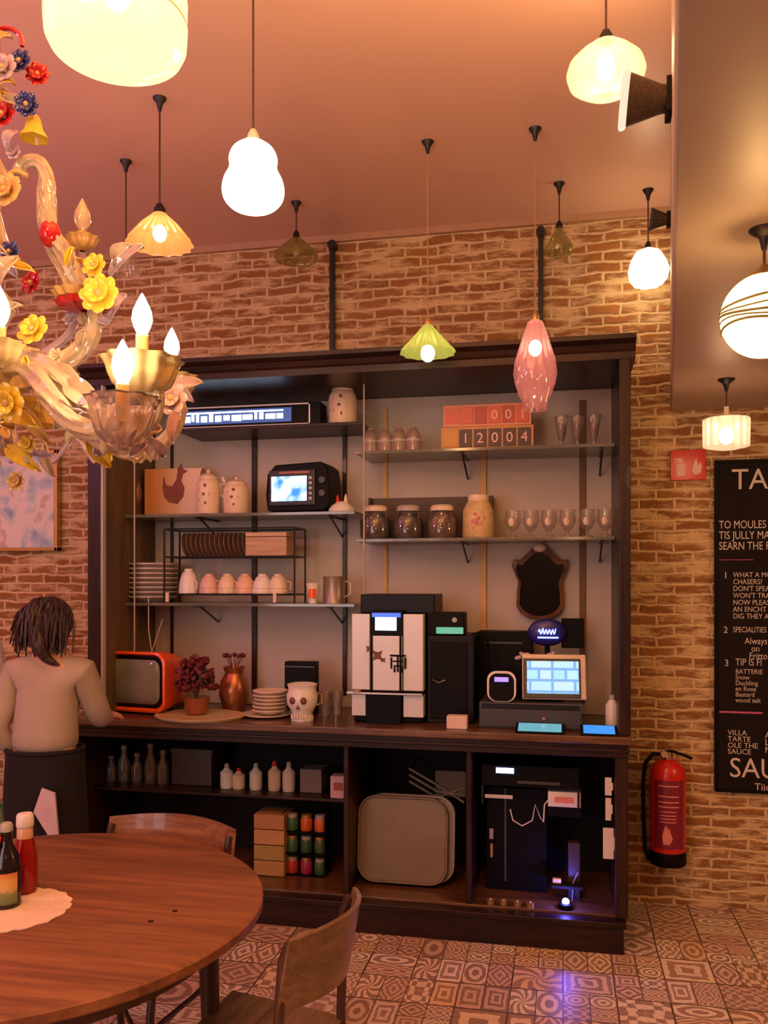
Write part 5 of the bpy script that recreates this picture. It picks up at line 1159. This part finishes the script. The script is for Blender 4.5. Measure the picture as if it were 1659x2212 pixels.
def candle(px, py, d, hp=56, lit=2, cupr=40, cupm=None, cuph=30, light=0):
    """py = foot of the candle sleeve"""
    b = L_(px, py, d); s = sD
    cup = MB().lathe([(6 * s, -cuph * 1.12 * s), (10 * s, -cuph * s), (cupr * .45 * s, -cuph * .92 * s), (cupr * .74 * s, -cuph * .7 * s), (cupr * .86 * s, -cuph * .42 * s), (cupr * .93 * s, -cuph * .12 * s), (cupr * 1.08 * s, 2 * s), (cupr * 1.0 * s, 0), (cupr * .82 * s, -cuph * .4 * s), (cupr * .68 * s, -cuph * .64 * s), (cupr * .3 * s, -cuph * .82 * s), (1e-4, -cuph * .84 * s)], 90, b, rf=lambda a, z: 1 + .07 * cos(10 * a)).build('candle_cup', cupm or G_O, ch)
    MB().lathe([(1e-4, -cuph * .5 * s), (12 * s, -cuph * .5 * s), (12 * s, hp * s), (9 * s, (hp + 2) * s), (1e-4, (hp + 2) * s)], 16, b).build('sleeve', G_G, cup)
    MB().lathe([(8 * s, hp * s), (15 * s, (hp + 14) * s), (19 * s, (hp + 28) * s), (17 * s, (hp + 44) * s), (9 * s, (hp + 62) * s), (3 * s, (hp + 74) * s), (1e-4, (hp + 78) * s)], 20, b).build('bulb', BULBC if lit == 2 else (BULBD if lit else G_CL), cup)
    if light: point('candle_glow', ch, b + Vector((0, -.03, (hp + 96) * s)), light, (1, .68, .38), .02)
def arm(pts, r=17, m=None, rib=.14):
    P_ = spl([L_(*p) for p in pts]); n = len(P_)
    MB().tube(P_, [r * sD * (1.15 - .45 * i / n) for i in range(n)], 24, rib, 6, .35).build('arm', m or G_CL, ch)
# right-hand arms seen in the photo, at their own depths round the stem
arm([(10, 800, 0), (70, 785, -.06), (130, 815, -.16), (180, 880, -.22), (222, 945, -.26), (280, 950, -.28), (322, 900, -.28), (330, 845, -.28), (310, 800, -.28)], 24)
candle(307, 778, -.28, 46, 2, 68, G_O, 66, light=1.6)
arm([(10, 790, 0), (80, 790, .04), (150, 850, .10), (210, 925, .14), (270, 975, .17), (340, 965, .20), (385, 910, .20), (380, 850, .20)], 20)
candle(371, 815, .20, 42, 1, 58, G_O, 52)
arm([(10, 800, 0), (60, 800, -.14), (110, 860, -.30), (160, 915, -.36), (225, 930, -.38), (262, 880, -.38)], 19)
candle(265, 862, -.38, 26, 2, 58, glassm('clear_pink_cup', (1, .72, .60), .75, .05), 86, light=1.0)
arm([(10, 790, 0), (100, 795, .02), (165, 765, .04), (200, 715, .05), (205, 665, .05)], 22)
arm([(185, 660, .05), (165, 600, .04), (135, 540, .03), (110, 500, .02), (104, 430, .02), (100, 380, .02), (82, 350, .02), (50, 352, .02), (38, 378, .02)], 17)
arm([(165, 650, .05), (140, 590, .05), (112, 540, .05), (94, 490, .04), (90, 420, .04), (92, 375, .04), (72, 348, .04), (40, 365, .04)], 11)
MB().ell(L_(108, 505, .02), 24 * sD, 24 * sD, 30 * sD, 14, k=10).build('knot', G_R, ch)
candle(178, 515, .10, 14, 0, 34, G_G, 26)
arm([(60, 790, 0), (150, 720, .12), (176, 640, .12), (178, 545, .10)], 9, G_P)
MB().lathe([(8 * sD, 0), (52 * sD, 6 * sD), (60 * sD, 18 * sD), (40 * sD, 10 * sD), (10 * sD, 8 * sD)], 96, L_(182, 672, .05), rf=lambda a, z: 1 + .06 * cos(12 * a)).build('drip_pan', G_R, ch)
MB().lathe([(10 * sD, 0), (46 * sD, 4 * sD), (58 * sD, 20 * sD), (50 * sD, 20 * sD), (10 * sD, 8 * sD)], 96, L_(172, 652, .05), rf=lambda a, z: 1 + .08 * cos(12 * a)).build('drip_pan', G_G, ch)
# arms on the other side of the stem
for a in (120, 160, 200, 240, 285):
    c, s_ = cos(R(a)), sin(R(a)); rd = Vector((c, s_, 0))
    P_ = spl([rd * .02 + Vector((0, 0, -.10)), rd * .12 + Vector((0, 0, -.09)), rd * .24 + Vector((0, 0, -.22)), rd * .34 + Vector((0, 0, -.22)), rd * .37 + Vector((0, 0, -.10))]); n = len(P_)
    MB().tube(P_, [.020 * (1.1 - .4 * i / n) for i in range(n)], 20, .14, 6, .35).build('arm', G_CL, ch)
    e_ = C0 + P_[-1]; f2 = Vector((-SN, CS)); dd = Vector((e_[0], e_[1])).dot(f2); xx = Vector((e_[0], e_[1])).dot(Vector((CS, SN)))
    b = P_[-1]
    cup = MB().lathe([(.004, -.03), (.03, -.02), (.045, .01), (.04, .01), (1e-4, -.01)], 80, b, rf=lambda a, z: 1 + .07 * cos(10 * a)).build('candle_cup', G_O, ch)
    MB().cyl(b, b + Vector((0, 0, .045)), .012).build('sleeve', G_G, cup)
    MB().lathe([(.008, .045), (.019, .07), (.016, .095), (1e-4, .125)], 16, b).build('bulb', BULBD, cup)
flower(L_(205, 575, .0), 26 * sD, G_Y); flower(L_(217, 637, -.04), 40 * sD, G_Y, (.1, -1, .1), 8); flower(L_(74, 715, -.12), 32 * sD, G_Y, (0, -1, .3))
flower(L_(45, 135, 0), 26 * sD, G_B); flower(L_(58, 226, -.03), 24 * sD, G_B, (.3, -1, -.2)); flower(L_(82, 162, .02), 24 * sD, G_R, (.4, -1, 0))
flower(L_(15, 415, -.05), 36 * sD, G_G, (0, -1, .2), 9); flower(L_(10, 150, -.04), 30 * sD, G_P); flower(L_(372, 862, .02), 34 * sD, G_PK, (0.1, -1, .1), 7)
flower(L_(20, 870, -.25), 34 * sD, G_Y, (0, -1, -.2), 8); flower(L_(225, 975, -.1), 24 * sD, G_Y, (0, -1, -.3)); flower(L_(8, 250, 0), 30 * sD, G_R); flower(L_(70, 612, .1), 26 * sD, G_R, (-.2, -1, .1))
MB().lathe([(8 * sD, 0), (14 * sD, -10 * sD), (20 * sD, -34 * sD), (30 * sD, -50 * sD), (26 * sD, -50 * sD), (8 * sD, -8 * sD)], 20, L_(74, 250, 0), rf=lambda a, z: 1 + .08 * cos(6 * a)).build('bell_flower', G_Y, ch)
MB().lathe([(8 * sD, 0), (14 * sD, -10 * sD), (22 * sD, -34 * sD), (32 * sD, -46 * sD), (28 * sD, -46 * sD), (8 * sD, -8 * sD)], 20, L_(92, 870, -.1), rf=lambda a, z: 1 + .08 * cos(6 * a)).build('bell_flower', G_Y, ch)
for a in ([(0, 62, .03), (24, 62, .03), (44, 78, .03), (48, 100, .03)], [(-10, 250, 0), (16, 205, 0), (40, 220, 0)], [(0, 400, 0), (30, 370, -.02), (60, 380, -.02)]):
    MB().tube(spl([L_(*p) for p in a]), 5 * sD, 8).build('tendril', G_R if a[0][1] == 62 else G_G, ch)
for p0, p1, wd, m in (((240, 600, .05), (312, 535, .06), 30, G_P), ((255, 575, .05), (290, 530, .0), 34, G_CL), ((235, 700, .1), (275, 640, .12), 34, G_P), ((360, 850, .15), (440, 828, .12), 34, G_PK), ((380, 845, .14), (420, 870, .12), 28, G_P),
                      ((150, 830, -.2), (235, 900, -.28), 46, G_CL), ((120, 800, -.15), (190, 850, -.2), 40, G_CL), ((200, 940, -.2), (240, 1010, -.2), 36, G_Y), ((190, 920, -.2), (150, 975, -.25), 30, G_CL), ((300, 940, -.2), (350, 985, -.15), 36, G_P),
                      ((30, 900, -.15), (85, 925, -.2), 34, G_Y), ((20, 970, -.05), (90, 1020, -.1), 30, G_Y), ((50, 880, -.1), (110, 960, -.12), 30, G_G), ((0, 620, -.1), (45, 560, -.1), 36, G_CL), ((5, 540, 0), (40, 600, 0), 28, G_P), ((10, 700, -.1), (50, 660, -.15), 30, G_CL),
                      ((30, 850, -.1), (100, 830, -.18), 30, G_G), ((390, 880, .15), (375, 960, .15), 26, G_PK), ((0, 110, 0), (30, 85, 0), 22, G_G), ((20, 330, 0), (45, 290, 0), 24, G_P), ((0, 200, -.02), (36, 185, -.02), 24, G_G), ((100, 960, 0), (120, 1030, 0), 24, G_CL)):
    leaf(L_(*p0), L_(*p1), wd * sD, m)
for p0, p1 in (((240, 900, -.3), (225, 985, -.3)), ((140, 850, -.2), (130, 930, -.2)), ((330, 930, -.1), (325, 1000, -.1)), ((60, 940, -.1), (60, 1010, -.1)), ((400, 850, .2), (398, 900, .2))):
    a, b = L_(*p0), L_(*p1); MB().tube([a, a * .5 + b * .5], .0012, 5).build('pendant_wire', M['brass'], ch)
    MB().lathe([(1e-4, 0), (7 * sD, 8 * sD), (9 * sD, 18 * sD), (3 * sD, 34 * sD), (1e-4, 38 * sD)], 8, b).build('crystal_drop', G_CL, ch)
rnd = random.Random(21)
for k in range(46):
    px_, py_, dd_ = rnd.choice(((60, 800, -.1), (110, 830, -.2), (160, 900, -.3), (215, 940, -.3), (300, 950, -.25), (350, 960, .1), (200, 700, .05), (150, 560, .05), (40, 380, .03), (20, 920, -.1), (60, 1000, -.05), (20, 560, -.05), (15, 200, 0), (330, 870, -.2)))
    a_ = rnd.uniform(0, 2 * PI); ln = rnd.uniform(22, 48); x_ = px_ + rnd.uniform(-22, 22); y_ = py_ + rnd.uniform(-22, 22); d_ = dd_ + rnd.uniform(-.05, .05)
    leaf(L_(x_, y_, d_), L_(x_ + ln * cos(a_), y_ + ln * sin(a_), d_ + rnd.uniform(-.03, .03)), rnd.uniform(12, 24) * sD, rnd.choice((G_CL, G_CL, G_P, G_Y, G_PK, G_G)), .006)
for p_, r0, m_f in (((120, 770, -.14), 16, G_CL), ((250, 915, -.3), 18, G_Y), ((150, 690, .08), 14, G_P), ((60, 960, -.1), 18, G_Y), ((30, 330, .0), 16, G_P), ((22, 545, -.05), 22, G_B), ((35, 1040, -.05), 20, G_G), ((300, 985, -.15), 16, G_CL)):
    flower(L_(*p_), r0 * sD, m_f, (.1, -1, .1), 6)
MB().tube(spl([L_(20, 1000, .1), L_(60, 960, .1), L_(110, 1000, .1), L_(160, 950, .1), L_(205, 1000, .1)]), 5 * sD, 8, .2, 5, .5).build('garland', G_P, ch)
flower(L_(-60, 620, -.1), 34 * sD, G_Y); flower(L_(-90, 500, 0), 30 * sD, G_B); flower(L_(-110, 700, -.1), 34 * sD, G_R)
candle(-2, 742, -.30, 30, 2, 40, G_O, 40)

# ---------------------------------------------------------------- people
def skinmesh(name, verts, edges, m, parent, root=0, lv=2, par=None):
    me = bpy.data.meshes.new(name); me.from_pydata([v[0] for v in verts], edges, []); me.materials.append(m)
    o = bpy.data.objects.new(name, me); COL.objects.link(o); o.parent = parent
    md = o.modifiers.new('skin', 'SKIN'); md.use_smooth_shade = True
    sv = me.skin_vertices[0].data
    for i, v in enumerate(verts):
        r = v[1]; sv[i].radius = r if isinstance(r, tuple) else (r, r); sv[i].use_root = (i == root)
    s = o.modifiers.new('sub', 'SUBSURF'); s.levels = lv; s.render_levels = lv
    return o
def person(label, loc, rz, top_m, leg_m, armL, armR, headp, turn, hair_kind, scale=1.0, group=None):
    """body local: +y is where she faces; armL/armR: shoulder, elbow, wrist, hand direction"""
    t = thing('person', label, 'person', loc, rz, group=group); t.scale = (scale,) * 3
    V = [((0, 0, .92), (.125, .10)), ((0, .0, 1.04), (.105, .085)), ((0, .03, 1.18), (.125, .09)), ((0, .05, 1.30), (.115, .075)), ((0, .065, 1.375), .048), ((0, .08, 1.43), .045)]
    Eg = [(0, 1), (1, 2), (2, 3), (3, 4), (4, 5)]
    def limb(start, pts, rs):
        p = start
        for q, r in zip(pts, rs): V.append((q, r)); Eg.append((p, len(V) - 1)); p = len(V) - 1
        return p
    hx, hy, hz = headp
    limb(5, [(hx, hy - .01, hz - .05), (hx, hy, hz), (hx, hy - .005, hz + .06)], [(.062, .07), (.078, .088), (.062, .07)])
    for A_ in (armL, armR):
        w_ = limb(3, A_[:3], [.050, .037, .024]); wr = Vector(A_[2]); d = Vector(A_[3]).normalized(); side = d.cross(Vector(A_[4])).normalized(); pal = Vector(A_[4]).normalized()
        pm_ = limb(w_, [wr + d * .045, wr + d * .075], [(.030, .016), (.034, .016)])
        for k, (off, ln) in enumerate(((-.027, .066), (-.009, .074), (.009, .070), (.027, .056))):
            b = wr + d * .082 + side * off
            limb(pm_, [b, b + d * ln * .5 + pal * .006, b + d * ln * .8 + pal * .022, b + d * ln * .92 + pal * .034], [.0095, .0085, .008, .006])
        b = wr + d * .03 - side * .026; limb(w_ + 1, [b, b + d * .03 - side * .022 + pal * .01, b + d * .055 - side * .026 + pal * .02], [.011, .010, .008])
    for sx in (-1, 1):
        limb(0, [(sx * .085, 0, .86), (sx * .095, .01, .48), (sx * .10, -.01, .10), (sx * .10, .03, .045), (sx * .105, .13, .03)], [.085, .058, .040, .036, .026])
    skinmesh('body', V, Eg, M['skin'], t, 0, 2)
    # clothing
    T = [((0, -.005, .885), (.172, .145)), ((0, .0, 1.02), (.148, .122)), ((0, .03, 1.17), (.150, .115)), ((0, .052, 1.29), (.140, .098)), ((0, .062, 1.345), (.07, .062))]
    TE = [(0, 1), (1, 2), (2, 3), (3, 4)]
    for A_ in (armL, armR):
        a0, a1, a2 = Vector(A_[0]), Vector(A_[1]), Vector(A_[2]); p = 3
        for q, r in ((a0, .072), ((a0 + a1) / 2, .066), (a1, .060), ((a1 + a2) / 2, .050), (a1 + (a2 - a1) * .86, .036)): T.append((q, r)); TE.append((p, len(T) - 1)); p = len(T) - 1
    skinmesh('shirt', T, TE, top_m, t, 0, 2)
    K = [((0, 0, .95), (.150, .125)), ((0, 0, .86), (.165, .135))]; KE = [(0, 1)]
    for sx in (-1, 1):
        p = 1
        for q, r in (((sx * .09, 0, .74), .098), ((sx * .10, .01, .48), .076), ((sx * .105, -.01, .12), .060)): K.append((q, r)); KE.append((p, len(K) - 1)); p = len(K) - 1
    skinmesh('trousers', K, KE, leg_m, t, 0, 2)
    for sx in (-1, 1): MB().ell((sx * .103, .05, .035), .045, .125, .036, 16, k=10).build('shoe', M['black'], t)
    # head details
    Mh = Matrix.Translation((hx, hy, hz)) @ Matrix.Rotation(turn, 4, 'Z')
    MB(Mh).lathe([(1e-4, .0), (.008, .002), (.013, .012), (.010, .03), (.004, .045), (1e-4, .05)], 10, (0, .093, -.03)).build('nose', M['skin'], t)
    for sx in (-1, 1):
        MB(Mh).ell((sx * .080, -.005, -.01), .012, .02, .032, 10, k=8).build('ear', M['skin'], t)
        e_ = MB(Mh).ell((sx * .032, .076, .012), .014, .010, .008, 12, k=8).build('eye', M['white'], t); MB(Mh).ell((sx * .032, .0855, .012), .006, .003, .006, 10, k=6).build('iris', M['black'], e_)
    MB(Mh).ell((0, .086, -.055), .024, .008, .007, 12, k=8).build('mouth', mat('lips', (.5, .16, .13), .4) if 'lips' not in bpy.data.materials else bpy.data.materials['lips'], t)
    hr = MB(Mh); hr.ell((0, -.022, .022), .102, .108, .110, 28, k=18)
    if hair_kind == 'tied':
        hr.ell((.01, -.07, -.02), .086, .075, .095, 20, k=12)
        hr.tube(spl([Vector((.03, -.11, -.02)), Vector((.06, -.13, -.08)), Vector((.085, -.11, -.14)), Vector((.13, -.08, -.17))]), [.05 - .0018 * k for k in range(20)] + [.013, .010, .007, .004, .001], 14)
        hr.tube(spl([Vector((-.08, -.04, .06)), Vector((-.118, -.02, .0)), Vector((-.10, -.02, -.10))]), [.035] * 8 + [.028] * 8 + [.012], 12)
    if hair_kind == 'tied':
        rr = random.Random(12)
        for k in range(260):
            a = rr.uniform(R(150), R(390)); e0 = rr.uniform(.2, 1.25)
            b0 = Vector((.09 * cos(a) * cos(e0), -.02 + .10 * sin(a) * cos(e0), .03 + .10 * sin(e0)))
            if b0[1] > .05: continue
            dr = Vector((b0[0] * .5 + rr.uniform(-.02, .03), -.05 + rr.uniform(-.03, .02), -rr.uniform(.07, .17)))
            hr.tube(spl([b0, b0 * 1.16 + dr * .35, b0 + dr * .8, b0 * .85 + dr * 1.15]), [.0065] * 8 + [.006] * 8 + [.004] * 8 + [.001], 5)
    hr.build('hair', M['hair'], t)
    return t
D_ = 3.62; dx, dy = ray(98); wx, wy = dx * D_, dy * D_
armL = ((-.150, .04, 1.27), (-.205, -.05, 1.02), (-.125, .02, .905), (.6, .5, -.5), (.3, .6, .3))
armR = ((.150, .05, 1.27), (.20, .12, 1.05), (.155, .33, 1.03), (0, 1, -.1), (0, -.1, -1))
wm = person('person seen from behind in beige blouse and black trousers, dark hair tied, at the counter', (wx, wy, 0), R(10), M['blouse'], M['cloth'], armL, armR, (-.005, .095, 1.475), R(-25), 'tied', .955)
ap = MB().sheet(lambda u, v: ((.163 + .02 * v) * sin(R(-120 + 240 * u)) , -(.143 + .015 * v) * cos(R(-120 + 240 * u)), .925 - .36 * v), 24, 4, .006).build('apron', M['cloth'], wm)
MB().tube([(.165 * sin(R(a)), -.14 * cos(R(a)), .935) for a in range(-180, 181, 15)], .010, 6).build('apron_string', M['cloth'], wm)
MB().prism([(0, 0), (.055, -.02), (.075, -.24), (.06, -.25), (-.035, -.10)], -.008, .004).build('tea_towel', M['pinkcloth'], wm).location = (.06, -.168, .80)
D_ = 4.05; dx, dy = ray(-100)
armL2 = ((-.150, .04, 1.27), (-.20, .02, 1.02), (-.18, .20, .93), (0, 1, 0), (0, 0, -1))
armR2 = ((.150, .05, 1.27), (.185, .0, 1.06), (.165, -.13, 1.15), (0, -.5, .85), (-.6, -.2, -.1))
person('person at the far left edge in a pale lilac shirt, one hand raised', (dx * D_, dy * D_, 0), R(20), M['lilac'], M['cloth'], armL2, armR2, (0, .1, 1.475), 0, 'short', 1.0)
